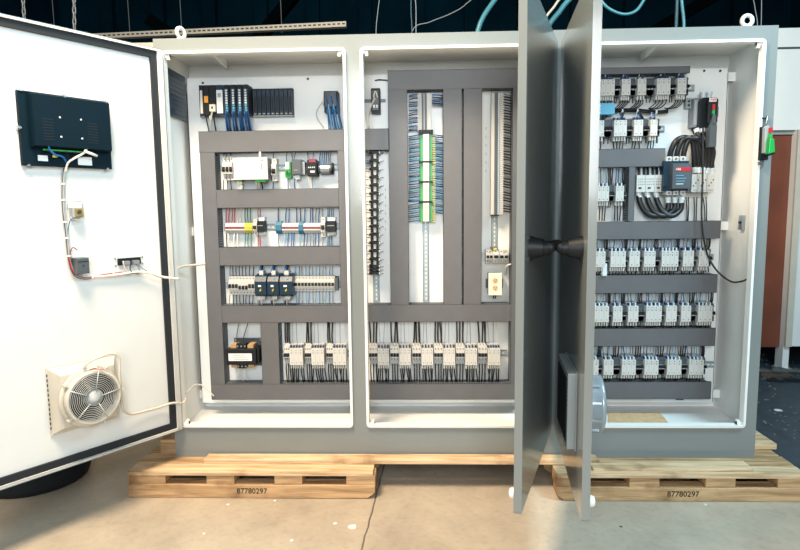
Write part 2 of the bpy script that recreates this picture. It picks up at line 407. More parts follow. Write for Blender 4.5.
m = MB(); m.box(-.09, .025, .060, .10, .034, .066, green); 
for k in range(6): m.box(-.09+k*.033, .027, .056, -.072+k*.033, .046, .06, dark)
m.build('connector_strip', h)
for sx, sz in ((-hw+.01, hh), (0, hh), (hw-.01, hh), (hw, hh/2), (hw-.02, 0), (-hw+.02, 0)):
    m = MB(); m.box(sx-.006, 0, sz-.008, sx+.006, .018, sz+.008, steel); m.cyl((sx, .018, sz), (sx, .026, sz), .005, steel, 8); m.build('mounting_clamp', h)
# cables on left door
def dp(px, py, y=.02):
    q = on_door(M1, px, py, y); return M1 @ Vector((q[0], y, q[1]))
def cable(name, label, pts, r, mt, cat='cable', group=None, sub=5):
    m = MB(); m.tube(pts, r, mt, 7, sub); return solo(m, name, label, cat, group)
cable('blue_data_cable', 'short blue cable leaving the back of the door display', [dp(48, 143, .05), dp(50, 150, .05), dp(56, 155, .045), dp(63, 157, .035), dp(66, 164, .02), dp(64, 175, .014)], .004, blue)
cable('white_power_cable', 'short white cable leaving the right of the door display', [dp(87, 144, .05), dp(85, 152, .05), dp(75, 158, .045), dp(68, 163, .03), dp(65.5, 172, .018)], .0045, whw)
m = MB(); 
q = [dp(84, 151, .055), dp(97, 156, .05)]; m.tube(q, .006, labelm, 6); solo(m, 'cable_tag', 'white flag tag on the display power cable', 'cable tag')
bp_ = [(64.5, 168), (63.2, 180), (62.8, 195), (63.5, 212), (66, 230), (67.5, 245), (69, 258), (72, 270), (78, 277), (90, 278), (105, 275), (122, 273), (138, 273)]
for k, (dx, dy, mt, nm) in enumerate(((-1, .0, gryw, 'grey'), (0, .8, blk, 'black'), (.9, -.3, devg, 'pale grey'), (1.3, .3, blue, 'blue'), (1.6, .6, whw, 'white'), (.4, -.9, redp, 'red'))):
    n0 = 0 if nm != 'red' else 6
    pts = [dp(x+dx*.6, y+dy*.5, .012+.003*(k % 3)) for x, y in bp_[n0:]]
    cable('cable', nm+' wire in the bundle running down the left door from the display', pts, .0034 if nm != 'blue' else .002, mt)
for x, y in ((63.3, 184), (63.2, 200), (65, 222), (67, 238), (69, 256), (92, 277.5), (113, 274)):
    p = dp(x, y, .016); m = MB(); v = y > 270
    n = (M1.to_3x3() @ Vector((0, 0, 1))) if not v else (M1.to_3x3() @ Vector((1, 0, 0)))
    m.cyl(p-n*.003, p+n*.003, .0078, labelm, 10); solo(m, 'cable_tie', 'white cable tie round the wire bundle on the left door', 'cable tie', 'cable ties on the left door bundle')
x, z = on_door(M1, 75, 212); h = dthing(M1, A1, 'door_switch', 'small brass and steel socket block beside the wire bundle on the left door', 'socket', x, z-.03)
m = MB(); m.box(-.022, 0, .008, .022, .03, .048, devg); m.build('switch_body', h)
m = MB(); m.box(-.016, .03, .012, .012, .04, .044, mat('brass', (170, 150, 90), .35, metal=.6)); m.cyl((0, .04, .03), (0, .046, .03), .008, dots, 10); m.build('contact_block', h)
m = MB(); m.tube([(-.03, .006, .075), (.03, .006, .075), (.03, .006, .04)], .0012, steel, 5, 1); m.tube([(-.03, .006, .075), (-.03, .006, .045)], .0012, steel, 5, 1); m.build('wire_bracket', h)
cable('loop_wire', 'thin white loop of wire hanging from the small socket block', [dp(80, 207, .03), dp(84, 213, .03), dp(83, 219, .03), dp(76, 220, .03), dp(70, 217, .02)], .0016, whw)
cable('blue_jumper_wire', 'thin blue wire curving from the small socket block into the bundle', [dp(74, 217, .03), dp(70, 221, .025), dp(68, 232, .016), dp(68, 246, .014)], .0018, blue)
x, z = on_door(M1, 78, 265); h = dthing(M1, A1, 'buzzer_box', 'small dark square box screwed to the left door beside the wire bundle', 'junction box', x, z-.03)
m = MB(); m.box(-.025, 0, -.004, .025, .05, .062, devd); m.build('box_body', h, bevel=.003)
m = MB(); m.cyl((0, .05, .03), (0, .052, .03), .004, dots, 8); m.box(-.022, .05, .046, .022, .0515, .048, dark); m.build('lid_screw', h)
cable('red_loop_wire', 'thin dark red wire looping above the small dark box', [dp(71, 262, .02), dp(70.5, 252, .02), dp(73, 247.5, .02), dp(77, 250, .02)], .002, maroon)
x, z = on_door(M1, 129, 260); h = dthing(M1, A1, 'port_plate', 'black socket cut-out plate with white plugs low on the left door', 'port plate', x, z-.02)
m = MB(); m.box(-.052, 0, 0, .052, .008, .03, dark); 
for k in (-1, 1):
    for zz in (0, .03): m.cyl((k*.062, 0, zz), (k*.062, .004, zz), .004, steel, 8)
m.build('plate', h)
for k in (-1, 1):
    m = MB(); m.box(k*.022-.013, .008, .002, k*.022+.013, .028, .018, gryw); m.build('port', h)
for pts, mt, nm in (([(123, 261), (125, 268), (128, 273)], whw, 'white'), ([(131, 262), (130, 269), (133, 273)], blk, 'black'), ([(133, 261), (137, 266), (140, 270)], gryw, 'grey')):
    cable('plug_wire', nm+' lead hanging from the black socket plate on the left door', [dp(a, c, .026) for a, c in pts], .002, mt)
p_end = at(179, 279, -.03)
cable('door_loom', 'cream sheathed loom crossing from the left door to the hinge side', [dp(92, 277, .016), dp(115, 275, .02), dp(136, 272, .024), dp(150, 273, .03), dp(163, 277, .035), p_end], .0055, whw)
cable('thin_door_wire', 'thin dark wire beside the cream loom near the hinge side', [dp(134, 262, .03), dp(142, 268, .03), dp(154, 275, .03), dp(166, 279, .035)], .002, gryw)
cable('braided_lead', 'beige braided lead entering the left bay beside the hinges', [at(178, 268, .02), at(185, 266, .08), at(196, 265, .15), at(205, 264, .21)], .006, beige)
cable('lower_braided_lead', 'pale braided lead arching low on the left inner side wall', [at(181, 398, .02), at(190, 389, .1), at(196, 384.5, .16), at(203, 386, .19), at(214, 396, .21)], .003, whw)
# fan unit
fx0, fz = on_door(M1, 52, 400, .03); fx1, _ = on_door(M1, 121, 385, .03)
fz1 = on_door(M1, 85, 363, .03)[1]; fz0 = on_door(M1, 85, 427, .03)[1]
cf, cz = (fx0+fx1)/2, (fz0+fz1)/2; fs = .143
h = dthing(M1, A1, 'filter_fan', 'beige filter fan with wire guard fixed low on the left door', 'fan', cf+.005, cz-fs+.0)
m = MB(); m.box(-fs, 0, 0, fs, .006, 2*fs, beige)
m.taper(-fs+.006, -.05, .006, fs-.006, -.006, 2*fs-.006, beige, .028, .028); m.v = [(v[0], abs(v[1]), v[2]) for v in m.v]
for k in range(12): m.box(fs-.001, .008, .03+k*.02, fs+.002, .012, .04+k*.02, dark)
m.build('filter_housing', h)
FY = .055
m = MB(); m.ring((0, FY+.02, fs), 'y', .102, .112, .045, beige, 40); m.ring((0, FY+.005, fs), 'y', .1, .128, .008, beige, 40)
for k in range(5):
    a = k*2*PI/5+.3; m.box(-.004, FY+.004, .108, .004, FY+.03, .13, beige)
    n8 = 8; 
    for i in range(1, n8+1):
        v = m.v[-i]; x_, z_ = v[0], v[2]; m.v[-i] = (x_*math.cos(a)-z_*math.sin(a), v[1], fs+x_*math.sin(a)+z_*math.cos(a))
m.build('fan_frame', h)
m = MB(); m.cyl((0, FY-.003, fs), (0, FY+.0, fs), .102, mat('fan_black', (6, 8, 10), .85, spec=.1), 36)
m.build('fan_well', h)
for k in range(7):
    a = k*2*PI/7; m = MB(); vs = []
    for r_, w_, tw in ((.03, .016, .010), (.065, .024, .010), (.097, .03, .007)):
        for sg in (-1, 1): 
            an = a+sg*w_/r_*.5 if r_ > .04 else a+sg*.35
            vs.append((r_*math.cos(an), FY+.018+sg*tw, fs+r_*math.sin(an)))
    m.add(vs, [(0,1,3,2),(2,3,5,4)], MATS['fan_black']); o = m.build('fan_blade', h); sd = o.modifiers.new('thick', 'SOLIDIFY'); sd.thickness = .002
m = MB(); m.cyl((0, FY, fs), (0, FY+.040, fs), .036, devg, 24); m.build('fan_hub', h)
m = MB()
for k in range(9):
    r_ = .042+k*.0072; m.tube([(r_*math.cos(i*PI/14), FY+.043, fs+r_*math.sin(i*PI/14)) for i in range(28)], .0013, chrome, 5, 1, True)
for k in range(5):
    a = k*2*PI/5+.5; m.tube([(.03*math.cos(a), FY+.045, fs+.03*math.sin(a)), (.108*math.cos(a), FY+.045, fs+.108*math.sin(a))], .0022, chrome, 5, 1)
m.ring((0, FY+.0425, fs), 'y', .0, .030, .003, devg, 20)
m.build('wire_guard', h)
cable('fan_lead', 'beige cable looping over the fan and off to the hinge side', [dp(84, 368, .07), dp(88, 363, .08), dp(100, 357, .09), dp(112, 353.5, .09), dp(119, 358, .09), dp(119.5, 375, .09), dp(121, 395, .08), dp(123, 409, .06), dp(130, 414, .03), dp(145, 411, .02), dp(160, 407, .02), dp(172, 403, .03), at(183, 403, -.02), at(186, 398, -.01)], .0055, beige)
for k, (c, mt) in enumerate((('red', redw), ('white', whw))):
    cable('fan_wire', c+' wire on top of the door fan', [dp(90-k*3, 370, .1), dp(95, 368.5-k, .105), dp(101, 370+k, .105), dp(107, 368-k, .1)], .0018, mt)

# ------------------------------------------------------------------ wire ducts
COMB = .0125
def duct(label, x0, z0, x1, z1, vertical=False, depth=YP-YD, group=None, lab2=None):
    h = thing('wire_duct', label, 'wire duct', ((x0+x1)/2, YP, z0)); off = Vector(h.location)
    m = MB(); yb, yf = YP-.0005, YP-depth
    m.box(x0+.001, yb-.002, z0+.001, x1-.001, yb, z1-.001, ducts)
    L0, L1 = (z0, z1) if vertical else (x0, x1)
    n = int((L1-L0)/COMB)
    for k in range(n):
        a = L0+k*COMB+.002; e = a+COMB*.6
        for w0, w1 in ((((x0, x0+.0018), (x1-.0018, x1)) if vertical else ((z0, z0+.0018), (z1-.0018, z1)))):
            if vertical: m.box(w0, yf+.012, a, w1, yb, e, ducts)
            else: m.box(a, yf+.012, w0, e, yb, w1, ducts)
    # closed strips near the base and near the lip
    for ya, yb2 in ((yb-.014, yb-.001), (yf+.007, yf+.013)):
        if vertical: m.box(x0, ya, z0, x0+.0018, yb2, z1, ducts); m.box(x1-.0018, ya, z0, x1, yb2, z1, ducts)
        else: m.box(x0, ya, z0, x1, yb2, z0+.0018, ducts); m.box(x0, ya, z1-.0018, x1, yb2, z1, ducts)
    # dark bundle of wires inside
    if vertical: m.box(x0+.01, yf+.02, z0+.004, x1-.01, yb-.01, z1-.004, blk)
    else: m.box(x0+.004, yf+.02, z0+.01, x1-.004, yb-.01, z1-.01, blk)
    m.build('slotted_body', h, off)
    m = MB(); m.box(x0-.001, yf, z0-.001, x1+.001, yf+.003, z1+.001, ductm)
    if vertical: m.box(x0-.001, yf, z0, x0+.0005, yf+.009, z1, ductm); m.box(x1-.0005, yf, z0, x1+.001, yf+.009, z1, ductm)
    else: m.box(x0, yf, z0-.001, x1, yf+.009, z0+.0005, ductm); m.box(x0, yf, z1-.0005, x1, yf+.009, z1+.001, ductm)
    m.build('duct_cover', h, off)
    return h
def dbox(*a): return box_at(*a, YD)
xl0 = dbox(204, 200, 218.5, 300)[0]; xl1 = dbox(204, 200, 219, 300)[2]
zt1 = dbox(199, 131, 345, 153)
# left bay
p0 = at(199, 142, YD); p1 = at(389.5, 137.5, YD)
topz0, topz1 = at(270, 151.5, YD).z, at(270, 130.5, YD).z
duct('long grey wire duct across the top of the left bay, under the module rack', p0.x, topz0, p1.x-.002, topz1)
v1x0, v1x1 = p0.x+.002, at(219, 250, YD).x
bz0, bz1 = at(300, 399.5, YD).z, at(300, 384, YD).z
duct('tall grey vertical wire duct along the far left of the mounting panel', v1x0, bz1+.001, v1x1, topz0-.002, True)
v2x0, v2x1 = at(340, 250, YD).x, at(355, 250, YD).x
h4z0, h4z1 = at(370, 322, YD).z, at(370, 305, YD).z
duct('narrow grey vertical wire duct at the right of the left bay, behind the post', v2x0, h4z1+.001, v2x1, topz0-.002, True)
for lab, ya, yb in (('grey horizontal wire duct under the white power supply in the left bay', 189, 207.3), ('grey horizontal wire duct under the coloured terminal blocks in the left bay', 247, 265)):
    duct(lab, v1x1+.002, at(280, yb, YD).z, v2x0-.002, at(280, ya, YD).z)
v6x0 = at(511.5, 250, YD).x; v6x1 = v6x0+.08
duct('long grey wire duct below the three navy modules running across into the middle bay', v1x1+.002, h4z0, v6x0-.002, h4z1)
duct('short grey vertical wire duct right of the black transformer', at(261.5, 350, YD).x, bz1+.001, at(279, 350, YD).x, h4z0-.002, True)
duct('long grey wire duct along the bottom of the left and middle bays', v1x0, bz0, v6x1, bz1-.001)
# middle bay
v3x0, v3x1 = at(389.5, 200, YD).x, at(408, 200, YD).x
t0z0, t0z1 = at(450, 89, YD).z, at(450, 69.5, YD).z
duct('dark grey horizontal wire duct across the top of the middle bay', v3x0, t0z0, v6x1, t0z1)
duct('tall grey vertical wire duct left of the green modules in the middle bay', v3x0, h4z1+.002, v3x1, t0z0-.002, True)
duct('tall grey vertical wire duct just right of the green modules in the middle bay', at(443.5, 200, YD).x, h4z1+.002, at(461.8, 200, YD).x, t0z0-.002, True)
duct('tall grey vertical wire duct left of the duplex outlet, beside its twin duct', at(463.6, 200, YD).x, h4z1+.002, at(481.5, 200, YD).x, t0z0-.002, True)
duct('grey vertical wire duct at the right of the middle bay, mostly behind the open door', v6x0, bz1+.001, v6x1, t0z0-.002, True)
# right bay
XD = X2+.02
def rd(lab, y0, y1, xr, x0=None): 
    p = at(650, (y0+y1)/2, YD); return duct(lab, XD if x0 is None else x0, at(650, y1, YD).z, at(xr, (y0+y1)/2, YD).x, at(650, y0, YD).z)
rd('thin dark grey wire duct at the very top of the right bay', 67, 73.5, 690)
rd('short grey wire duct left of the thick looping cables in the right bay', 148.5, 166.5, 665)
rv0 = at(628.5, 195, YD).x
duct('short grey vertical wire duct left of the thick looping cables', rv0, at(640, 221, YD).z+.002, at(634.5, 195, YD).x, at(640, 167, YD).z-.001, True)
rd('long grey wire duct below the thick looping cables in the right bay', 221.5, 239, 720.5)
rd('grey wire duct between the upper and middle full starter rows, right bay', 275, 293, 717)
rd('grey wire duct between the lower two starter rows in the right bay', 328.5, 346, 715)
rd('lowest grey wire duct in the right bay, above the cardboard', 382, 399, 711)
m = MB(); p = at(681, 399.5, YD); m.box(p.x-.02, YD+.01, p.z-.006, p.x+.018, YD+.03, p.z+.004, dark); solo(m, 'cable_clip', 'small black clip under the lowest duct of the right bay', 'clip')

# ------------------------------------------------------------------ DIN rails
def rail(label, x0, z0, x1, z1, vertical=False, yy=YP):
    m = MB(); y = yy
    if vertical:
        c = (x0+x1)/2; m.box(c-.0135, y-.0075, z0, c+.0135, y-.0062, z1, railm)
        for s in (-1, 1): m.box(c+s*.0175, y-.0015, z0, c+s*.0125, y, z1, railm); m.box(c+s*.0135, y-.0075, z0, c+s*.0122, y, z1, railm)
        k = z0+.012
        while k < z1-.01: m.box(c-.003, y-.0080, k, c+.003, y-.0074, k+.012, zincp); k += .022
    else:
        c = (z0+z1)/2; m.box(x0, y-.0075, c-.0135, x1, y-.0062, c+.0135, railm)
        for s in (-1, 1): m.box(x0, y-.0015, c+s*.0175, x1, y, c+s*.0125, railm); m.box(x0, y-.0075, c+s*.0135, x1, y, c+s*.0122, railm)
        k = x0+.012
        while k < x1-.01: m.box(k, y-.0080, c-.003, k+.012, y-.0074, c+.003, zincp); k += .022
    return solo(m, 'mounting_rail', label, 'mounting rail')
def hz(px, py): return at(px, py, YP).z
rl = []
for lab, py, xa_, xb_, pm in (('steel rail behind the white power supply and relays, left bay', 168, v1x1+.006, v2x0-.006, 280), ('steel rail behind the coloured terminal blocks, left bay', 227, v1x1+.006, v2x0-.006, 280),
                          ('steel rail behind the three navy modules, left bay', 285, v1x1+.006, v2x0-.006, 280), ('steel rail behind the bottom starters, left and middle bays', 353, at(279, 350, YP).x+.01, v6x0-.006, 400)):
    z = hz(pm, py); rl.append(z); rail(lab, xa_, z-.0175, xb_, z+.0175)

# ------------------------------------------------------------------ generic devices
def wires(h, n, xs, za, zb, y0, y1, r, mt, cross=0.0, nm='wire'):
    for i in range(n):
        x = xs[i]; xe = x+random.uniform(-cross, cross); mtt = mt[i % len(mt)] if isinstance(mt, list) else mt
        m = MB(); m.tube([(x, y0, za), (x+(xe-x)*.25+random.uniform(-1, 1)*.002, y0*.6+y1*.4-.004, za*.65+zb*.35), (xe, y1, zb)], r, mtt, 5, 3); m.build(nm, h)
def starter(label, x0, x1, zc, bw_frac, zup, zdn, breaker_first=True, dep=.085, topw=None, group=None, right=False, nm=3, H=.098):
    """circuit breaker plus contactor; x0..x1 world span, zc = centre height, zup/zdn = duct edges"""
    w = x1-x0; bw = w*bw_frac; h = thing('motor_starter', label, 'motor starter', (x0, YP-.008, zc), 0, group)
    if breaker_first: b0, b1, c0, c1 = 0, bw, bw+.001, w
    else: c0, c1, b0, b1 = 0, w-bw-.001, w-bw, w
    # contactor
    m = MB(); hh = H/2; d = -dep
    m.box(c0+.003, d*.55, -hh-.004, c1-.003, 0, hh+.006, cream)
    m.taper(c0, d, -hh, c1, d*.55, hh*.82, cream, .0015, .002)
    nmod = max(2, int(round((c1-c0)/.0225)))
    for k in range(nmod):
        xx = c0+(k+.5)*(c1-c0)/nmod
        for zz in (-hh*.72, hh*.32, hh*.62): m.box(xx-.0022, d-.0006, zz-.002, xx+.0022, d, zz+.002, dots)
        if k: m.box(c0+k*(c1-c0)/nmod-.0005, d-.0004, -hh*.9, c0+k*(c1-c0)/nmod+.0005, d, hh*.75, devg)
    m.box(c0+.002, d-.0005, hh*.42, c1-.002, d, hh*.44, devg)
    ct = m.build('contactor', h)
    m = MB()
    ncl = max(3, int((c1-c0)/.011))
    for k in range(ncl):
        xx = c0+(k+.5)*(c1-c0)/ncl; m.box(xx-.0032, d*.85, -hh-.02, xx+.0032, d*.45, -hh-.0005, cream)
    m.build('terminal_comb', ct)
    m = MB(); 
    for k in range(ncl-1):
        xx = c0+(k+.5)*(c1-c0)/(ncl-1); m.box(xx-.004, d*.8, hh*.83, xx+.003, d*.55, hh*.83+.010+random.uniform(0, .004), navy if k % 2 else blue2)
    m.build('coil_terminals', ct)
    # breaker
    m = MB(); 
    bd = d*.86
    if right:
        m.box(b0+.001, bd*.8, hh*.1, b1-.001, 0, hh*.95, devd); m.box(b0+.001, bd, -hh*.35, b1-.001, 0, hh*.09, cream); m.box(b0+.001, bd*.9, -hh*1.0, b1-.001, 0, -hh*.36, devd)  # upper block coloured dark to stand in for shade between contactors
    else:
        m.box(b0, bd, -hh*.25, b1, 0, hh*.98, cream); m.box(b0+.001, bd*.8, -hh*.95, b1-.001, 0, -hh*.26, devg)
        m.box(b0, bd*.7, -hh*.45, b1, bd*.9, -hh*.26, cream)
    np_ = nm if not right else max(1, int(round((b1-b0)/.014)))
    for k in range(np_):
        xx = b0+(k+.5)*(b1-b0)/np_
        m.cyl((xx, bd-.001, hh*.72), (xx, bd, hh*.72), .0034, dots, 8); m.cyl((xx, bd-.001, -hh*.36), (xx, bd+.01, -hh*.36), .003, dots, 8)
        if not right: m.cyl((xx, bd*.55, hh*.98), (xx, bd*.5, hh*.98+.018), .006, cream, 8, .004)
    if right: m.cyl(((b0+b1)/2, bd*.9, -hh*.62), ((b0+b1)/2, bd*.75, -hh*.62), min(.018, (b1-b0)*.5), devd, 16)
    br = m.build('breaker', h)
    m = MB(); tz = -hh*.12 if right else 0; m.box(b0+.001, bd-.0008, tz-hh*.10, b1-.001, bd, tz+hh*.22, dark if right else devg)
    for k in range(np_):
        xx = b0+(k+.5)*(b1-b0)/np_; hw_ = (b1-b0)/np_*.42
        m.prism([(bd-.012, tz-hh*.04), (bd, tz-hh*.14), (bd, tz+hh*.26), (bd-.006, tz+hh*.20)], 'x', xx-hw_, xx+hw_, togm)
    m.build('toggle_lever', br)
    return h, b0, b1, c0, c1, bd, d, hh
# left and middle bottom row
def rowL(tag, spec, ym, base):
    for i, (bx0, bx1, cx1) in enumerate(spec):
        Yf = YP-.09
        xa = at(bx0, ym, Yf).x; xb = at(cx1, ym, Yf).x; fr = (bx1-bx0)/(cx1-bx0)
        zc = at((bx0+cx1)/2, 356.0, Yf).z
        h, b0, b1, c0, c1, bd, d, hh = starter(tag % ORD[i], xa, xb-.001, zc, fr, 0, 0, nm=3)
        zu = h4z0-zc-.002; zd = bz1-zc
        n = 3
        wires(h, 3, [b0+(k+.5)*(b1-b0)/3 for k in range(3)], hh+.012, zu, bd*.55, -.03, .0042, blk, .006)
        wires(h, 1, [b0+(b1-b0)*.9], hh+.008, zu, bd*.6, -.03, .0022, blk, .004)
        wires(h, 3, [b0+(k+.5)*(b1-b0)/3 for k in range(3)], -hh*.9, zd, bd*.6, -.04, .0034, blk, .002)
        wires(h, 6, [c0+(k+.5)*(c1-c0)/6 for k in range(6)], -hh-.016, zd, d*.65, -.04, .0034, blk, .012)
        wires(h, 3, [c0+(k+.5)*(c1-c0)/3 for k in range(3)], hh+.0, zu, d*.5, -.03, .0011, [gryw, blue2, clear], .006)
z8 = lambda v: 190+v/5.0
rowL('white motor starter, %s from the left at the bottom of the left bay', [(z8(467), z8(496), z8(566)), (z8(572), z8(605), z8(672)), (z8(681), z8(713), z8(782))], 353, 0)
z4 = lambda v: 350+v/4.7
rowL('white motor starter, %s from the left in the bottom row of the middle bay', [(z4(88), z4(129), z4(185)), (z4(189), z4(230), z4(288)), (z4(293), z4(334), z4(393)), (z4(395), z4(437), z4(496)), (z4(498), z4(540), z4(600)), (z4(603), z4(646), z4(708))], 353, 0)

# right bay rows: (contactor x0, x1) in picture; breaker fills the gap to the next one
def rowR(tag, cs, ytop, ybot, duct_top, duct_bot, top_kind, last_gap=4, H=None, wirecol=None, sweep=False, rr=None):
    Yf = YP-.09; out = []
    for i, (a, b_) in enumerate(cs):
        nxt = cs[i+1][0] if i+1 < len(cs) else b_+last_gap
        gap = max(3.2, nxt-b_-.5)
        xa, xb, xc = at(a, ytop, Yf).x, at(b_, ytop, Yf).x, at(b_+gap, ytop, Yf).x
        zt, zb = at(650, ytop, Yf).z, at(650, ybot, Yf).z
        zc = (zt+zb)/2; Hh = (zt-zb)*1.09
        h, b0, b1, c0, c1, bd, d, hh = starter(tag % ORD[i], xa, xc, zc+.003, (xc-xb)/(xc-xa), 0, 0, False, right=True, H=Hh)
        zu = at(650, duct_top, YD).z-zc; zd = at(650, duct_bot, YD).z-zc
        nc = max(3, int((c1-c0)/.014))
        if not sweep:
            wires(h, nc, [c0+(k+.5)*(c1-c0)/nc for k in range(nc)], -hh-.016, zd, d*.65, -.05, .003, blk, .008)
        wires(h, 2, [b0+(k+.5)*(b1-b0)/2 for k in range(2)], -hh*.7, max(zd, -hh*1.7), bd*.6, -.05, .003, blk, .006)
        if top_kind == 'dense':
            wires(h, nc, [c0+(k+.5)*(c1-c0)/nc for k in range(nc)], hh*.8, zu, d*.6, -.05, .0022, [blue, blk, cyanp, gryw, blue2], .008)
            wires(h, 3, [b0+(k+.5)*(b1-b0)/3 for k in range(3)], hh*.95, zu, d*.5, -.05, .0032, blk, .003)
            for k in range(max(2, nc-1)):
                xx = c0+(k+.5)*(c1-c0)/max(2, nc-1); m = MB(); m.box(xx-.0025, d*.9, hh*.78, xx+.0025, d*.6, hh*.78+.016, clear); m.build('wire_ferrule', h)
        else:
            cxm_ = (c0+c1)/2
            for sx in (-1, 1):
                m = MB(); m.tube([(cxm_+sx*.014, d*.6, hh*.8), (cxm_+sx*.008, d*.8, hh*.8+.022), (cxm_, d*.55, min(zu, hh+.04))], .0018, [clear, blue][sx > 0], 5, 4); m.build('wire', h)
        out.append((h, c0, c1, d, hh, zc, xa))
    return out
RA = rowR('white motor starter, %s from the left in the top row of the right bay', [(601, 615.3), (621.6, 631.2), (637.5, 646.8), (656.8, 671), (677.4, 687)], 78, 95, 73, 112, 'loop', sweep=True)
RB = rowR('white motor starter, %s from the left in the second row of the right bay', [(596, 604.6), (614, 627.4), (634, 643.6), (650.4, 658)], 119, 136, 112, 149, 'loop')
RC = rowR('white motor starter, %s from the left in the third row beside the looping cables', [(597.6, 609.6), (615.6, 624.4)], 185, 201, 168, 221, 'dense', last_gap=3)
RDn = rowR('white motor starter, %s from the left in the row just above the small black clip wire', [(594.5, 606), (610.5, 626.3), (629.2, 640.4), (644, 656), (661.6, 679), (683, 694.4), (698.8, 709.6)], 250.5, 267, 240, 276, 'dense')
for i, r in enumerate(RDn): r[0]['label'] = 'white motor starter, %s from the left in the upper of three full rows, right bay' % ORD[i]
RE = rowR('white motor starter, %s from the left in the middle of three full rows, right bay', [(594, 609.5), (613, 623), (628, 639), (646, 662.3), (666, 677.4), (681, 691.6), (698, 713)], 305.5, 322, 294, 329, 'dense', last_gap=1)
RF = rowR('white motor starter, %s from the left in the bottom of three full rows, right bay', [(589, 599), (603.6, 614), (621.7, 636.4), (644.4, 659), (667, 682), (689, 704.3)], 359.5, 375, 347, 382.5, 'dense', last_gap=3)
for lab, py in (('steel rail behind the top starter row, right bay', 87), ('steel rail behind the second starter row, right bay', 128), ('steel rail behind the upper of three full rows, right bay', 258.5), ('steel rail behind the middle of three full rows, right bay', 313.5), ('steel rail behind the bottom of three full rows, right bay', 367)):
    z = at(650, py, YP-.05).z; xr = at({87: 694, 128: 664}.get(py, 713), py, YP).x; rail(lab, XD, z-.0175, xr, z+.0175)
z = at(610, 193, YP-.05).z; rail('steel rail behind the two starters beside the looping cables', XD, z-.0175, rv0-.006, z+.0175)
# swept black wires under the top row
bund = [(604, 116), (612, 110.5), (625, 109), (640, 109.5), (656, 111), (668, 110)]
for i, (h, c0, c1, d, hh, zc, xa) in enumerate(RA):
    n = 6 if (c1-c0) > .07 else 4
    for k in range(n):
        x = c0+(k+.5)*(c1-c0)/n; px = [608, 626, 642, 664, 682][i]
        tx = at(px-14-random.random()*4, 109+random.random()*2.5, YP-.05); 
        m = MB(); m.tube([(x, d*.65, -hh-.015), (x-.004, d*.75, -hh-.035), (x-.03, d*.7, -hh-.058), (tx.x-xa, tx.y-(YP-.008), tx.z-(zc-.003))], .0028, blk, 5, 4); m.build('wire', h)
for k in range(4):
    cable('swept_wire', 'black wire in the bundle sweeping beneath the top starter row', [at(x, y+k*.8, YP-.05+.006*(k % 2)) for x, y in bund], .004, blk, group='bundle under the top starter row')
for x, y in ((608, 112), (622, 110), (637, 109.6), (656, 111)):
    p = at(x, y+1.2, YP-.05); m = MB(); m.cyl((p.x-.003, p.y, p.z), (p.x+.003, p.y, p.z), .0125, labelm, 10); solo(m, 'cable_tie', 'white tie on the wire bundle beneath the top starter row', 'cable tie', 'ties on the bundle under the top starter row')
for k, (x, y, x2) in enumerate(((609, 112, 601), (624, 111, 621), (637, 110, 643))):
    cable('drop_wire', 'black drop below the swept bundle, %s from the left' % ORD[k], [at(x, y, YP-.05), at((x+x2)/2, y+4, YP-.06), at(x2, y+9, YP-.05)], .0065, blk)
x0, z0, x1, z1 = box_at(598, 103, 615, 114.5, YP-.09)
h = thing('interface_module', 'pale blue module between the top two starter rows', 'module', ((x0+x1)/2, YP, z0)); w = (x1-x0)/2
m = MB(); m.box(-w, -.09, 0, w, -.001, z1-z0, cyanp); m.build('module_case', h, bevel=.002)
m = MB(); 
for k in range(3): m.box(-w-.006, -.088, .006+k*.015, -w+.012, -.092, .014+k*.015, labelm)
m.build('terminal', h)

# ------------------------------------------------------------------ left bay devices
def dev(name, label, cat, x0, y0, x1, y1, dep, group=None):
    a = box_at(x0, y0, x1, y1, YP-dep); h = thing(name, label, cat, ((a[0]+a[2])/2, YP, a[1]), 0, group); return h, (a[2]-a[0])/2, a[3]-a[1]
def dwire(h, px0, py0, px1, py1, d0, d1, r, mt, nm='wire', mid=None):
    o = Vector(h.location); a = at(px0, py0, YP-d0)-o; b_ = at(px1, py1, YP-d1)-o
    c = (a+b_)/2+Vector((random.uniform(-.002, .002), -.004, 0)) if mid is None else at(mid[0], mid[1], YP-(d0+d1)/2)-o
    m = MB(); m.tube([a, c, b_], r, mt, 5, 4); m.build(nm, h)
# module rack
h, w, H = dev('module_rack', 'black programmable controller rack with blue wired modules and empty slots, top left', 'controller rack', 199.5, 89, 293, 116.5, .03)
m = MB(); m.box(-w, -.03, 0, w, -.001, H, dark); m.box(-w, -.034, -.002, w, -.002, .004, devg)
m.build('backplane', h)
o_ = Vector(h.location)
def rx(px, d=.11): return at(px, 102, YP-d).x-o_.x
n = 9
for k in range(n):
    xa, xb = rx(253.5+k*4.4, .04), rx(257.0+k*4.4, .04)
    m = MB(); m.box(xa, -.045, .01, xb, -.03, H-.012, navy); m.box(xa+.004, -.047, .02, xb-.004, -.045, H*.7, dark); m.box(xa+.003, -.048, .006, xb-.003, -.045, .012, devg); m.build('slot_connector', h)
mods = [(199.5, 203.3, 'label'), (203.6, 209, 'orange'), (209.4, 216, 'plain'), (216.4, 223.3, 'white'), (224, 229.6, 'vent'), (230.6, 236.4, 'vent'), (237.2, 242.6, 'vent'), (243.2, 248.6, 'vent')]
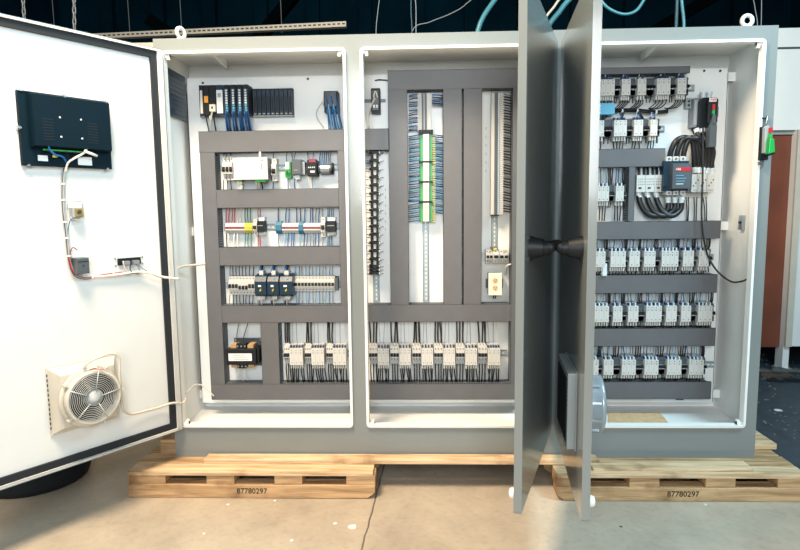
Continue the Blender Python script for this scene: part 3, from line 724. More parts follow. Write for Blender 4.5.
for k, (a, c, kind) in enumerate(mods):
    xa, xb = rx(a), rx(c); m = MB(); m.box(xa, -.11, .0, xb, -.03, H+.006, dark if kind != 'white' else navy)
    zc0, zc1 = .005, H*.86
    if kind == 'label': m.box(xa+.003, -.112, zc0, xb-.003, -.11, zc1, cream)
    if kind == 'orange': m.box(xa+.003, -.113, H*.42, xb-.003, -.11, H*.66, orange)
    if kind == 'white': m.box(xa+.002, -.113, zc0, xb-.002, -.11, zc1, labelm); m.box(xa+.008, -.114, H*.6, xb-.01, -.113, H*.75, devg)
    m.build('module', h, bevel=.0015)
    if kind == 'vent':
        m = MB(); m.box(xa+.003, -.122, .0, xb-.003, -.11, H*.9, navy)
        for q in range(9): m.box((xa+xb)/2-.002, -.125, .012+q*.012, (xa+xb)/2+.008, -.122, .020+q*.012, clear if q > 2 else cyanp)
        m.build('terminal_front', h, label='navy terminal front with pale marking strip')
        for q in range(5): dwire(h, (a+c)/2-1.4+q*.7, 112-q, (a+c)/2+1+q*1.1+k*.3-2, 131, .125, .05, .0028, [blue, blue2, blue, blk, blue][q])
dwire(h, 205, 113, 209, 131, .11, .05, .003, blk); dwire(h, 213, 109, 211, 120, .12, .1, .0045, whw); dwire(h, 213, 112, 216, 131, .11, .05, .0035, blk); dwire(h, 209.5, 116, 212, 131, .11, .05, .0025, whw)
m = MB(); a = at(213, 108, YP-.118)-o_; m.box(a.x-.014, -.13, a.z-.018, a.x+.014, -.11, a.z+.016, beige); m.cyl((a.x, -.134, a.z), (a.x, -.13, a.z), .005, dots, 10); m.build('plug', h)
# connector block at top right of the left bay
h, w, H = dev('connector_block', 'black connector block with a fan of blue wires near the left post', 'connector block', 324, 91, 338, 112, .07)
m = MB(); m.box(-w, -.07, 0, w, -.001, H, dark); m.taper(-w+.004, -.085, .02, w-.004, -.07, H-.004, navy, .004, .004); m.build('block_body', h)
for q in range(10): dwire(h, 326+q*1.2, 96+(q % 4)*4, 329+q*1.5, 130, .09, .05, .003, [blue, blue2, cyanp, blue][q % 4])
dwire(h, 324, 100, 324, 128, .03, .03, .0014, gryw, mid=(316, 114)); dwire(h, 324, 93, 323, 105, .03, .03, .004, whw)
# row 1
def breaker(label, x0, y0, x1, y1, poles, dep=.07, ztog=.5, group=None, top=None, bot=None, col=blk, name='circuit_breaker', tr=.0024, body=cream):
    h, w, H = dev(name, label, 'circuit breaker', x0, y0, x1, y1, dep, group)
    m = MB(); m.box(-w+.0003, -dep*.75, 0, w-.0003, -.006, H, body); m.box(-w+.0003, -dep, H*.26, w-.0003, -dep*.75, H*.74, body)
    for k in range(poles):
        xx = -w+(k+.5)*2*w/poles
        for zz in (.1, .88): m.cyl((xx, -dep*.75-.0008, H*zz), (xx, -dep*.75, H*zz), min(.003, w/poles*.5), dots, 8)
        if k: m.box(-w+k*2*w/poles-.0004, -dep-.0003, H*.02, -w+k*2*w/poles+.0004, -dep*.7, H*.98, devg)
    bb = m.build('breaker_body', h)
    m = MB()
    for k in range(poles):
        xx = -w+(k+.5)*2*w/poles; hw_ = w/poles*.72
        m.prism([(-dep-.011, H*(ztog-.06)), (-dep, H*(ztog-.13)), (-dep, H*(ztog+.09)), (-dep-.006, H*(ztog+.06))], 'x', xx-hw_, xx+hw_, togm)
    m.build('toggle_lever', bb)
    for k in range(poles):
        px = x0+(k+.5)*(x1-x0)/poles
        if top: dwire(h, px, y0+1.5, px+random.uniform(-1, 1)*.8, top, dep*.6, .04, tr, col)
        if bot: dwire(h, px, y1-1, px+random.uniform(-1, 1)*.8, bot, dep*.6, .04, tr, col)
    return h
breaker('white three-pole breaker with black levers at the left of the power supply', 222, 156, 232.5, 180, 3, .075, .47, None, 151.5, 190, blk)
h, w, H = dev('power_supply', 'boxy white power supply with green plugs in the upper left bay', 'power supply', 233.5, 157.5, 267.5, 179.5, .12)
m = MB(); m.box(-w, -.12, 0, w, -.115, H, cream); m.box(-w+.001, -.115, 0, w-.001, -.001, H, devg); m.box(w-.001, -.118, .004, w+.002, -.01, H-.006, devd)
m.box(w*.62, -.1206, H*.45, w*.68, -.12, H*.75, gryw); m.box(w*.6, -.1206, H*.84, w*.8, -.12, H*.9, gryw)
m.build('case', h, bevel=.002)
m = MB(); m.box(w*.2, -.112, -.012, w*.82, -.06, .004, green); m.build('output_plug', h, label='green plug'); m = MB(); m.box(-w*.86, -.11, -.008, -w*.6, -.06, .004, green); m.build('input_plug', h)
for q, px in enumerate((256, 258.5, 261)): dwire(h, px, 181, px+1+q*.4, 189, .09, .05, .0035, [whw, whw, blk][q])
dwire(h, 239, 181, 239.5, 186, .09, .08, .006, whw); dwire(h, 241, 184, 242.5, 189.5, .08, .05, .0025, gryw, mid=(244, 185.5)); dwire(h, 260, 157.5, 260, 151.5, .10, .07, .006, whw)
breaker('slim white breaker just right of the boxy power supply', 271, 158, 276, 181, 1, .07, .45, None, 151.5, 189.5, blue2)
h, w, H = dev('relay_module', 'small green and grey relay with white top, in the upper left bay', 'relay', 284.5, 162, 290.5, 178, .06)
m = MB(); m.box(-w, -.05, 0, w, -.006, H, green); m.box(-w+.004, -.06, H*.55, w-.006, -.05, H, clear); m.box(-w+.003, -.066, H*.3, w-.003, -.05, H*.5, green); m.build('relay_body', h)
m = MB(); m.cyl((0, -.07, H*.4), (0, -.06, H*.4), .005, dots, 8); m.build('adjusting_screw', h)
dwire(h, 287, 163, 287, 152, .05, .04, .002, blue2); dwire(h, 287.5, 178, 288, 189.5, .05, .04, .003, blue)
h, w, H = dev('timer_relay', 'dark teal grey relay with printed face, in the upper left bay', 'relay', 291.5, 159.5, 301.5, 175, .09)
m = MB(); m.box(-w, -.085, 0, w, -.006, H, devd); m.taper(-w+.003, -.09, .005, w-.003, -.085, H-.005, devd, .001, .001); m.box(-w+.010, -.0915, H*.3, w-.018, -.09, H*.34, copper); m.box(w, -.07, .004, w+.012, -.006, H-.01, devg); m.build('relay_body', h)
m = MB(); m.box(-.014, -.07, -.02, .010, -.04, 0, clear); m.build('terminal', h)
dwire(h, 294, 160, 296, 152, .07, .04, .002, blue2); dwire(h, 293, 160, 292, 152, .07, .04, .002, blk); dwire(h, 295, 178, 295, 189.5, .05, .04, .004, blue)
h, w, H = dev('safety_relay', 'black relay with dark red top cap, in the upper left bay', 'relay', 307, 160, 316.5, 176, .09)
m = MB(); m.box(-w, -.085, 0, w, -.006, H, dark); m.taper(-w+.002, -.09, H*.05, w-.002, -.085, H*.8, dark, .001, .001); m.box(-w*.3, -.0915, H*.22, w*.6, -.09, H*.33, labelm)
for k in range(4): m.box(-w*.7+k*w*.38, -.0915, H*.5, -w*.7+k*w*.38+.004, -.09, H*.58, labelm)
m.build('relay_body', h); m = MB(); m.box(-w*.6, -.087, H*.86, w*.8, -.03, H+.006, maroon); m.build('top_cap', h, label='dark red cap')
dwire(h, 308, 160, 307.5, 152, .07, .04, .002, blk); dwire(h, 313, 160, 314, 152, .07, .04, .002, blue2); dwire(h, 309, 176, 310, 190, .06, .04, .003, whw); dwire(h, 313, 176, 313, 189.5, .06, .04, .002, gryw)
h, w, H = dev('capacitor', 'short dark cylinder with pale band lying on the upper left rail', 'capacitor', 318, 163.5, 332, 173, .07)
m = MB(); m.cyl((-w, -.04, H/2), (w, -.04, H/2), H/2, devd, 20); m.box(-w+.01, -.034, -.006, w-.01, -.006, H*.6, devd); m.build('cylinder_body', h)
m = MB(); m.cyl((-w*.7, -.04, H/2), (w*.55, -.04, H/2), H/2+.0012, steel, 20); m.build('band', h, label='pale band'); m = MB(); m.ring((w, -.04, H/2), 'x', .0, H*.62, .008, dark, 20); m.build('end_cap', h)
for q in range(6): dwire(h, 320+q*2, 164, 320.5+q*2.1, 152, .04, .04, .0024, [blue, cyanp, blue, blue, gryw, gryw][q])
# row 2 terminal blocks
def tblock(label, px0, px1, y0, y1, mt, stripe, grp, wt=None, wb=None, ytop=208, ybot=247.5, dep=.05):
    h, w, H = dev('terminal_block', label, 'terminal block', px0, y0, px1, y1, dep, grp)
    m = MB(); m.prism([(-.006, 0), (-dep*.7, .0), (-dep, H*.28), (-dep, H*.72), (-dep*.7, H), (-.006, H)], 'x', -w+.0003, w-.0003, mt)
    m.cyl((0, -dep*.86, H*.86), (0, -dep*.8, H*.86), min(.002, w*.5), dots, 6); m.cyl((0, -dep*.86, H*.14), (0, -dep*.8, H*.14), min(.002, w*.5), dots, 6); m.build('block_body', h)
    if stripe: m = MB(); m.box(-w, -dep-.001, H*.42, w, -dep, H*.62, stripe); m.build('marker_strip', h)
    c = (px0+px1)/2
    if wt: dwire(h, c, y0+1, c+random.uniform(-1, 1), ytop, dep*.6, .04, .0027, wt)
    if wb: dwire(h, c, y1-1, c+random.uniform(-1, 1), ybot, dep*.6, .04, .0027, wb)
    return h
for k in range(7):
    a = 225+k*2.75; tblock('cream terminal block with maroon stripe, left end of the terminal row', a, a+2.7, 223, 233, cream, maroon, 'cream terminal blocks at the left end', [redw, redw, redw, redw, whw, whw, None][k], [blk, None, None, whw, whw, None, None][k])
for k in range(3):
    a = 244.3+k*2.7; tblock('yellow-green earth terminal block in the coloured terminal row', a, a+2.65, 223, 233, yellow, olive, 'yellow terminal blocks', teal, teal)
breaker('slim white breaker left of the small black relay in the terminal row', 252.8, 219, 256.8, 235, 1, .065, .5, None, None, None)
def blackrelay(label, x0, x1, wt, wb):
    h, w, H = dev('plug_relay', label, 'relay', x0, 221, x1, 232, .08)
    m = MB(); m.box(-w, -.08, 0, w, -.02, H, dark); m.box(-w+.003, -.0805, H*.55, w-.003, -.08, H*.6, devg); m.build('relay_body', h, bevel=.0015)
    m = MB(); m.box(-w+.002, -.055, -.018, w-.002, -.006, -.0005, cream); m.build('relay_socket', h, label='cream socket'); m = MB(); m.box(-w+.002, -.05, H, w-.002, -.006, H+.018, clear); m.build('socket_clip', h)
    for q, mt in enumerate(wt): dwire(h, x0+1.5+q*1.8, 218, x0+1.3+q*2, 208, .03, .04, .002, mt)
    for q, mt in enumerate(wb): dwire(h, x0+1.5+q*1.8, 236, x0+1.3+q*2, 247.5, .03, .04, .0024, mt)
blackrelay('small black relay right of the yellow terminal blocks', 257, 263.5, [redw, redw], [redw, redw])
blackrelay('small black relay at the right end of the coloured terminal row', 326.5, 335, [blue, teal, blue, gryw], [blue, teal, blue])
tblock('blue end terminal block starting the second cream group', 275.5, 281.5, 221.5, 234, mat('block_blue', (42, 104, 130), .45), None, None, blue2, blue)
for k in range(6):
    a = 281.8+k*2.75; tblock('cream terminal block with maroon stripe, between the two blue blocks', a, a+2.7, 223, 233, cream, maroon, 'cream terminal blocks between the blue ones', [None, blue, blue, None, None, blue2][k], [None, cyanp, blue, blue, blue, None][k])
tblock('blue terminal block in the middle of the long cream group', 298.3, 303, 221.5, 234, MATS['block_blue'], None, None, blue2, cyanp)
for k in range(6):
    a = 303.3+k*2.8; tblock('cream terminal block with maroon stripe, right of the second blue block', a, a+2.75, 223, 233, cream, maroon, 'cream terminal blocks right of the second blue one', [blue, None, blue, blue2, gryw, blue][k], [blk, blue, gryw, gryw, blue, blue2][k])
breaker('slim white breaker left of the black relay at the right end of the terminal row', 320.5, 217, 325, 237, 1, .065, .5, None, 208, 247, gryw)
# row 3
for k in range(8):
    a = 228.3+k*3.3
    breaker('slim white circuit breaker left of the three navy modules', a, 276.5, a+3.25, 295, 1, .06, .5 if k not in (3, 4, 5) else .42, 'slim breakers left of the navy modules', 266, 305, blk if k > 0 else gryw)
for k in range(12):
    a = 294.3+k*3.35
    breaker('slim white circuit breaker right of the three navy modules', a, 276.5, a+3.3, 291.5, 1, .06, .5, 'slim breakers right of the navy modules', 266, 305, [cyanp, blue, gryw][k % 3], tr=.0022)
m = MB(); a = box_at(334.6, 277, 338, 289, YP-.05); m.prism([(-.05, 0), (-.02, -.008), (0, 0), (0, a[3]-a[1]), (-.05, a[3]-a[1]-.008)], 'x', 0, a[2]-a[0], devd); m.v = [(v[0]+a[0], YP-.008+v[1], v[2]+a[1]) for v in m.v]
solo(m, 'end_stop', 'dark end stop at the right of the slim breaker row', 'end stop')
for k, (a, c) in enumerate(((254.2, 266.2), (266.8, 278.6), (279.2, 292.5))):
    h, w, H = dev('power_module', 'navy blue power module with yellow flash, %s of three side by side' % ORD[k], 'power module', a, 275, c, 297, .115)
    m = MB(); m.prism([(-.004, 0), (-.09, .0), (-.112, .012), (-.115, H*.7), (-.095, H*.92), (-.06, H), (-.004, H)], 'x', -w+.0005, w-.0005, navy); m.build('module_case', h, bevel=.002)
    m = MB(); m.box(-w*.35, -.1165, H*.46, w*.15, -.115, H*.54, labelm); m.box(w*.1, -.108, H*.80, w*.35, -.104, H*.86, cyanp); m.build('front_print', h)
    m = MB(); zc = H*.3; m.add([(-.005, -.1162, zc-.010), (.007, -.1162, zc+.004), (.001, -.1162, zc+.004), (.005, -.1162, zc+.012), (-.007, -.1162, zc-.001), (-.001, -.1162, zc-.001)], [(0, 1, 2), (2, 3, 4), (4, 5, 2), (0, 2, 5)], yellow)
    o = m.build('lightning_mark', h)
    m = MB(); m.box(-w*.45, -.075, H*.97, w*.2, -.03, H+.018, cream); m.build('top_plug', h, label='white plug'); m = MB(); m.box(-w*.45, -.08, -.018, w*.35, -.04, -.0005, cream); m.build('bottom_plug', h, label='white plug')
    cc = (a+c)/2
    dwire(h, cc-1, 272, cc+1.5, 265.5, .07, .05, .006, blue); dwire(h, cc+1, 272, cc+2.5, 265.5, .06, .05, .004, blk)
    for q in range(3): dwire(h, cc-2+q*1.6, 300, cc-1.5+q*1.4, 305.5, .06, .05, .003, [gryw, blk, whw][q])
# transformer
h, w, H = dev('transformer', 'black control transformer with white nameplate and tan windings, lower left', 'transformer', 226.5, 349, 256, 365, .115)
m = MB(); m.box(-w, -.115, 0, w, -.012, H, dark); m.box(w, -.10, .004, w+.012, -.02, H-.004, dark); m.build('core', h, bevel=.004)
m = MB(); m.box(-w*.86, -.1165, H*.26, w*.72, -.115, H*.72, labelm); 
for k in range(3): m.box(-w*.5, -.1172, H*(.34+k*.13), w*.5-.01*k, -.1165, H*(.37+k*.13), devg)
m.build('nameplate', h, label='white nameplate')
for sx in (-1, 1):
    for zz in (-1, 1):
        m = MB(); z0 = H+.0005 if zz > 0 else -.018; m.box(sx*w*.58-.015, -.098, z0, sx*w*.58+.015, -.03, z0+.0175, copper); m.build('winding', h, label='tan winding')
for zz in (H, -.022):
    m = MB(); m.box(-w*.36, -.10, zz, w*.25, -.05, zz+.022, dark); 
    for k in range(3): m.cyl((-w*.28+k*w*.25, -.103, zz+.011), (-w*.28+k*w*.25, -.1, zz+.011), .005, steel, 8)
    m.build('terminal_strip', h)
m = MB(); m.box(-w+.01, -.012, -.03, w+.02, -.001, H+.034, devd)
for sx in (-w*.7, w*1.02):
    m.cyl((sx, -.02, H+.026), (sx, -.011, H+.026), .007, steel, 8)
m.build('base_plate', h)
dwire(h, 237, 345, 239, 323, .08, .05, .0022, blk, mid=(237, 334)); dwire(h, 243, 345, 248, 323, .08, .05, .0022, blk, mid=(244, 336)); dwire(h, 239, 368, 244, 381, .08, .05, .0025, whw, mid=(239, 376)); dwire(h, 244, 368, 248, 381, .08, .05, .0025, whw, mid=(246, 376))

# ------------------------------------------------------------------ middle bay
h, w, H = dev('micro_switch', 'small black switch block with white lead at the top of the middle bay', 'switch', 371, 88, 380, 113, .05)
m = MB(); m.box(-w, -.045, 0, w, -.001, H, dark); m.taper(-w+.004, -.055, .01, w-.004, -.045, H-.01, devd, .003, .003); m.build('switch_body', h)
m = MB(); m.tube([(-w*.3, -.06, H*.5), (-.006, -.062, H*.72), (.002, -.062, H*.85), (w*.5, -.06, H*.6)], .003, whw, 6, 4); m.box(-.012, -.058, H*.2, -.002, -.054, H*.32, labelm); m.box(.003, -.058, H*.2, .012, -.054, H*.32, labelm); m.build('jumper_wire', h)
dwire(h, 375, 98, 369, 128, .055, .03, .005, whw, mid=(368, 114)); m = MB(); 
m = MB(); p = at(372, 101, YP); m.box(p.x-.045, YP-.006, p.z-.008, p.x+.07, YP-.001, p.z+.008, gryw); solo(m, 'support_strip', 'grey strip behind the small black switch block', 'strip')
m = MB(); m.tube([at(375, 80.5, YP-.006), at(380, 79.8, YP-.008), at(389, 80.5, YP-.006)], .003, dark, 6, 4); solo(m, 'short_lead', 'short black lead beside the top duct of the middle bay', 'wire')
rail('vertical steel rail carrying the black fuse terminals, middle bay', at(371.8, 230, YP).x, h4z1+.004, at(379.2, 230, YP).x, at(375, 149, YP).z, True)
xs0, _, xs1, _ = box_at(365.5, 200, 390, 210, YP-.05)
ys = [151+8.22*k for k in range(14)]+[264.5+3.6*k for k in range(3)]
for k, y in enumerate(ys):
    hgt = 7.9 if k < 14 else 3.4
    lab = 'black and cream fuse terminal, %s from the top of its vertical strip' % ORD[k]
    h, w, H = dev('fuse_terminal', lab, 'fuse terminal', 369, y, 380, y+hgt, .06)
    m = MB(); m.box(-w*.55, -.055, .002, w*.5, -.008, H-.001, cream); m.box(-w*.6, -.05, .002, -w*.2, -.059, H-.001, dark); m.box(w*.32, -.05, .002, w*.62, -.06, H-.001, dark); m.box(w*.2, -.056, .002, w*.5, -.0585, H-.001, olive if k % 2 else cream); m.build('terminal_body', h)
    m = MB(); m.box(-w*.95, -.064, H-.013, w*.9, -.02, H-.0005, dark); m.box(-w*.7, -.064, .0, -w*.5, -.02, H-.006, dark); m.build('divider', h, label='black divider')
    m = MB(); m.box(w*.82, -.066, H-.014, w*1.0, -.05, H-.002, labelm); m.build('white_plug', h)
    for q in range(2): dwire(h, 370.5, y+2+q*2.5*(hgt/8), 365.5, y+1+q*3*(hgt/8), .04, .03, .0018, [gryw, blue2, blk][(k+q) % 3])
    dwire(h, 379, y+3, 383.5, y+1.5, .04, .01, .0012, gryw)
# column A green interface modules
cA = at(425.5, 200, YP).x
rail('vertical steel rail below the green modules, middle bay', cA-.0175, h4z1+.004, cA+.0175, t0z0-.006, True)
segs = [(133.5, 161), (162, 181.2), (182.2, 201.2), (202.2, 221.7)]
for k, (a, c) in enumerate(segs):
    h, w, H = dev('interface_card', 'green edged terminal card, %s from the top on the vertical rail' % ORD[k], 'interface card', 419, a, 432.5, c, .06)
    m = MB(); m.box(-w, -.045, .001, -w*.15, -.008, H-.002, green); m.box(w*.62, -.05, .001, w*.95, -.008, H-.002, green); m.build('carrier', h)
    m = MB(); m.box(-w*.40, -.062, .001, w*.50, -.045, H-.002, cream); m.box(w*.52, -.056, .001, w*.62, -.05, H-.002, devd); m.box(-w*.02, -.0626, .001, w*.06, -.062, H-.002, devg); m.build('terminal_cover', h, label='cream cover')
    m = MB(); m.box(-w*1.02, -.064, H-.002, w*1.02, -.006, H+.003, dark); m.build('end_plate', h)
    nW = int((c-a)/2.1)
    for q in range(nW):
        y = a+1.2+q*2.1
        dwire(h, 420, y, 409, y+1.6+random.uniform(-.6, .6), .05, .03, .0031, [blue, gryw, blue2, cyanp][q % 4])
        if y < 213: dwire(h, 432, y, 443, y+1.4+random.uniform(-.6, .6), .05, .03, .0031, [blue, blue2, cyanp][q % 3])
    if c < 221 or True:
        m = MB(); 
        for q in range(nW): m.box(w*.98, -.052, H-.012-q*.0112, w*1.45, -.02, H-.005-q*.0112, olive)
        m.build('screw_terminals', h)
m = MB(); a = box_at(418.5, 131.5, 433, 134, YP-.06); m.box(a[0], YP-.066, a[1]+.004, a[2], YP-.008, a[3]+.008, dark); solo(m, 'end_stop', 'dark end stop on top of the green cards', 'end stop')
h, w, H = dev('terminal_strip', 'tall cream terminal strip above the green cards with blue wires', 'terminal strip', 416.5, 93, 431, 130.5, .05)
m = MB(); m.box(-w*.95, -.04, 0, -w*.30, -.002, H, cream); m.box(w*.42, -.045, 0, w, -.002, H, cream); m.box(-w*.28, -.05, 0, w*.4, -.030, H, devd); m.box(-w*.02, -.052, 0, w*.12, -.05, H, devg)
for q in range(26): m.box(-w*.95, -.041, .004+q*H/26.5, -w*.4, -.04, .006+q*H/26.5, devg)
m.build('strip_body', h)
for q in range(19):
    y = 94+q*2.0; dwire(h, 418, y, 409, y+1.2+random.uniform(-.7, .7), .04, .03, .0031, [blue, gryw, blue2, clear][q % 4])
    if q < 6: dwire(h, 432, y+1, 443, y+2+random.uniform(-.5, .5), .04, .03, .0036, [blue, blue2, gryw][q % 3])
# column B
cB = at(494.5, 200, YP).x
rail('vertical steel rail at the right of the middle bay above the white breakers', cB-.0175, at(495, 248, YP).z, cB+.0175, t0z0-.006, True)
h, w, H = dev('terminal_strip', 'tall narrow terminal strip with black wires beside the open middle door', 'terminal strip', 491.5, 92.5, 504, 215, .055)
m = MB(); m.box(-w, -.045, 0, -w*.5, -.002, H, cream); m.box(-w*.5, -.055, 0, 0, -.01, H, devd); m.box(0, -.048, 0, w*.25, -.01, H, clear); m.box(w*.3, -.042, 0, w, -.002, H, cream); m.box(-w*1.02, -.057, -.004, w*.3, -.006, .002, dark)
for q in range(60): m.box(w*.3, -.043, .003+q*H/60.5, w, -.042, .0055+q*H/60.5, devg)
m.build('strip_body', h)
for q in range(44):
    y = 94+q*2.72; dwire(h, 503, y, 511, y+1.6+random.uniform(-.5, .5), .04, .03, .0034, blk if q % 5 else gryw)
for k in range(3):
    x0 = [486, 493.2, 499.5][k]; x1 = [492.8, 499.2, 508.5][k]
    breaker('white breaker above the duplex outlet, %s from the left' % ORD[k], x0, 250, x1, 263, [2, 1, 2][k], .065 if k != 1 else .075, .5, None, None, None)
m = MB(); a = box_at(491.5, 247.5, 498, 250.3, YP-.06); m.box(a[0], YP-.06, a[1], a[2], YP-.006, a[3], devd); m.box(a[0]+.01, YP-.061, a[1]+.002, a[2]-.006, YP-.06, a[3]-.002, yellow); solo(m, 'end_stop', 'dark end stop with yellow mark above the white breakers', 'end stop')
h, w, H = dev('duplex_outlet', 'ivory duplex outlet in its box, right of the middle bay', 'outlet', 488.5, 273, 502, 295.5, .06)
m = MB(); m.box(-w*.95, -.05, .003, w*.95, -.001, H-.003, devd); m.box(-w*1.25, -.03, H*.3, w*1.25, -.01, H*.7, devd); m.build('outlet_box', h)
m = MB(); m.box(-w, -.06, 0, w, -.05, H, ivory); m.build('cover_plate', h, bevel=.002)
for zz in (.34, .66):
    m = MB(); m.cyl((0, -.062, H*zz), (0, -.06, H*zz), .014, card, 18)
    for sx in (-1, 1): m.box(sx*.006-.0012, -.0628, H*zz, sx*.006+.0012, -.062, H*zz+.007, dots)
    m.cyl((0, -.0628, H*zz-.006), (0, -.062, H*zz-.006), .0024, dots, 8); m.build('receptacle', h)
m = MB(); m.tube([(-.006, -.03, 0), (-.004, -.03, -.02)], .003, blk, 6); m.tube([(.006, -.03, 0), (.004, -.03, -.02)], .003, blk, 6); m.build('wire', h)
a = at(511, 265, YP-.06)
cable('white_bent_lead', 'white bent lead right of the duplex outlet by the open door', [at(506, 274, YP-.02), at(506, 268, YP-.05), at(508, 265, YP-.07), at(514, 264, YP-.07)], .004, whw)
def marks(label, px, y0, y1, n):
    m = MB()
    for k in range(n):
        p = at(px, y0+(y1-y0)*k/n, YP); m.box(p.x-.0012, YP-.0012, p.z-.014, p.x+.0012, YP-.0002, p.z, devg)
    solo(m, 'panel_marking', label, 'marking')
marks('faint column of printed marks on the white panel beside the fuse terminals', 385.5, 188, 236, 6)
marks('faint column of printed marks on the white panel left of the tall narrow strip', 486, 127, 178, 6)

# ------------------------------------------------------------------ right bay power section
h, w, H = dev('distribution_block', 'white three-way power terminal block left of the big dark contactor', 'terminal block', 636.5, 175, 664, 192, .08)
for k in range(3):
    m = MB(); x0, x1 = -w+k*2*w/3+.001, -w+(k+1)*2*w/3-.001
    m.box(x0, -.08, 0, x1, -.001, H, cream)
    for q in range(4):
        for r in range(3): m.cyl((x0+.008+q*.0095, -.0808, H*.45+r*.013), (x0+.008+q*.0095, -.08, H*.45+r*.013), .0024, dots, 6)
    m.box(x0+.010, -.0812, .016, x0+.024, -.08, .024, dark); m.build('pole_block', h)
    for q in range(3): dwire(h, 638.5+k*9+q*2.6, 176, 638.5+k*9+q*2.6, 167.5, .05, .04, .005, clear if q % 2 else blk, nm='cable_end')
h, w, H = dev('contactor', 'large dark teal contactor with red and white badge and thick black cables', 'contactor', 665, 158.5, 690.5, 190, .12)
m = MB(); m.box(-w, -.10, -.004, w, -.002, H-.01, navy); m.taper(-w+.03, -.13, .004, w+.0, -.10, H-.022, devd, .003, .003); m.box(-w-.001, -.11, .02, -w+.02, -.1, .09, navy)
m.build('contactor_body', h)
m = MB(); m.box(-w*.22, -.1315, H*.60, w*.94, -.13, H*.71, redp); 
for k in range(4): m.box(-w*.2, -.1315, H*(.18+k*.09), w*(.4+.1*(k % 3)), -.13, H*(.2+k*.09), cyanp if k else labelm)
m.build('badge', h, label='red badge strip')
text('badge_lettering', 'ABB', .014, h, (-w*.05, -.1322, H*.655), (PI/2, 0, 0), labelm)
for zz, nmz in ((H-.01, 1), (-.024, -1)):
    m = MB()
    for k in range(3): 
        x = -w*.6+k*w*.55+ (w*.1 if nmz < 0 else 0); m.box(x-.012, -.1, zz, x+.012, -.03, zz+.022, cream); m.cyl((x, -.104, zz+.011), (x, -.1, zz+.011), .006, steel, 8)
    m.build('terminal', h)
def fat(label, pts, r=.0132):
    hq = thing('power_cable', label, 'cable', at(*pts[0][:2], YP-pts[0][2])); o = Vector(hq.location)
    P = [at(x, y, YP-d)-o for x, y, d in pts]
    m = MB(); m.tube(P, r, blk, 10, 7); cs_ = m.build('cable_sheath', hq)
    for a, c in ((P[0], P[1]), (P[-1], P[-2])):
        u = (c-a).normalized(); m = MB(); m.cyl(a-u*.012, a+u*.016, r*1.02, clear, 12); m.build('ferrule', cs_, label='pale sleeve')
for k in range(3):
    x0 = 638.5+k*8.8; x1 = 668+k*6.6
    fat('thick black cable looping under to the big contactor, %s from the left' % ORD[k], [(x0, 194.5, .055), (x0+1.5, 202, .06), (x0+7, 212-k*.3, .065+k*.004), ((x0+x1)/2+3, 216, .07+k*.006), (x1-1, 210, .07), (x1+.5, 203, .07), (x1+.2, 199.5, .07)])
tx = [(704, .05), (699.5, .05), (694.5, .05)]
for k in range(3):
    x0 = 670+k*6.6
    fat('thick black cable arching above the big contactor, %s from the left' % ORD[k], [(x0, 160, .07), (x0+1, 151, .08), (x0+6, 141-k*1, .09), (x0+14, 137.5-k*.4+k, .085+k*.006), (692+k*2.2, 141-k, .08), (694+k*3.6, 154, .07), (694.5+k*4.2, 170, .055)])
for k in range(3):
    x0 = 703+k*4
    fat('thick black cable dropping from the main breaker, %s from the left' % ORD[k], [(697+k*5.5, 131, .07), (700+k*5, 140, .08), (705+k*4, 152, .07), (705.5+k*3.0, 163, .06), (703+k*4.4, 171, .055)])
h, w, H = dev('distribution_block', 'white power terminal block right of the big dark contactor', 'terminal block', 691.5, 174, 714.5, 192, .075)
m = MB(); m.box(-w, -.002, -.03, w+.004, -.001, -.001, cream); m.build('base_strip', h)
for k in range(3):
    m = MB(); x0, x1 = -w+k*2*w/3+.001, -w+(k+1)*2*w/3-.001
    m.box(x0, -.075, 0, x1, -.001, H, cream)
    for q in range(3):
        m.cyl((x0+.01+q*.010, -.0758, H*.35+q*.014), (x0+.01+q*.010, -.075, H*.35+q*.014), .004, dots, 6)
    m.box(x0+.006, -.076, .006, x0+.03, -.075, .012, devg); m.build('pole_block', h)
for px in (686, 688.5, 694, 697, 703, 706): dwire(h, px, 197, px+random.uniform(-1, 2), 221, .05, .04, .0028, blk)
h, w, H = dev('disconnect_breaker', 'tall black main breaker with red and green markers, upper right bay', 'circuit breaker', 699.5, 97, 719, 128, .085)
m = MB(); m.prism([(-w, 0), (-w+.014, -.02), (w-.03, -.02), (w, .03), (w, H-.01), (w-.01, H), (-w+.02, H), (-w, H-.02)], 'y', -.075, -.001, dark); m.box(-w*.35, -.11, .02, w*.55, -.09, H-.012, dark); m.box(w*.56, -.10, .05, w*.8, -.09, .1, devd); m.build('breaker_body', h, bevel=.002)
m = MB(); m.box(-w*.3, -.1115, H*.82, w*.42, -.11, H*.94, labelm); m.build('badge', h, label='white badge with red lettering'); text('badge_lettering', 'ABB', .016, h, (w*.06, -.1122, H*.88), (PI/2, 0, 0), redp)
m = MB(); m.box(w*.02, -.118, H*.55, w*.24, -.11, H*.73, redp); m.build('red_marker', h); m = MB(); m.box(w*.0, -.118, H*.42, w*.24, -.11, H*.54, greenp); m.build('green_marker', h); m = MB(); m.box(-w*.1, -.119, H*.22, w*.3, -.11, H*.4, dark); m.box(-w*.06, -.13, H*.1, w*.25, -.12, H*.25, devd); m.build('toggle_lever', h)
m = MB(); m.box(-w*.25, -.125, -.095, w*.45, -.075, .0, devd); m.prism([(-w*.25, -.0), (w*.45, 0), (w*.25, .06), (-.0, .06)], 'y', -.125, -.105, devd); m.build('operating_arm', h)
for sx in (-.35, .25): 
    m = MB(); m.cyl((sx*w, -.05, H), (sx*w, -.05, H+.022), .013, clear, 12); m.cyl((sx*w, -.05, H+.022), (sx*w, -.05, H+.03), .016, clear, 12); m.build('stud_cap', h)
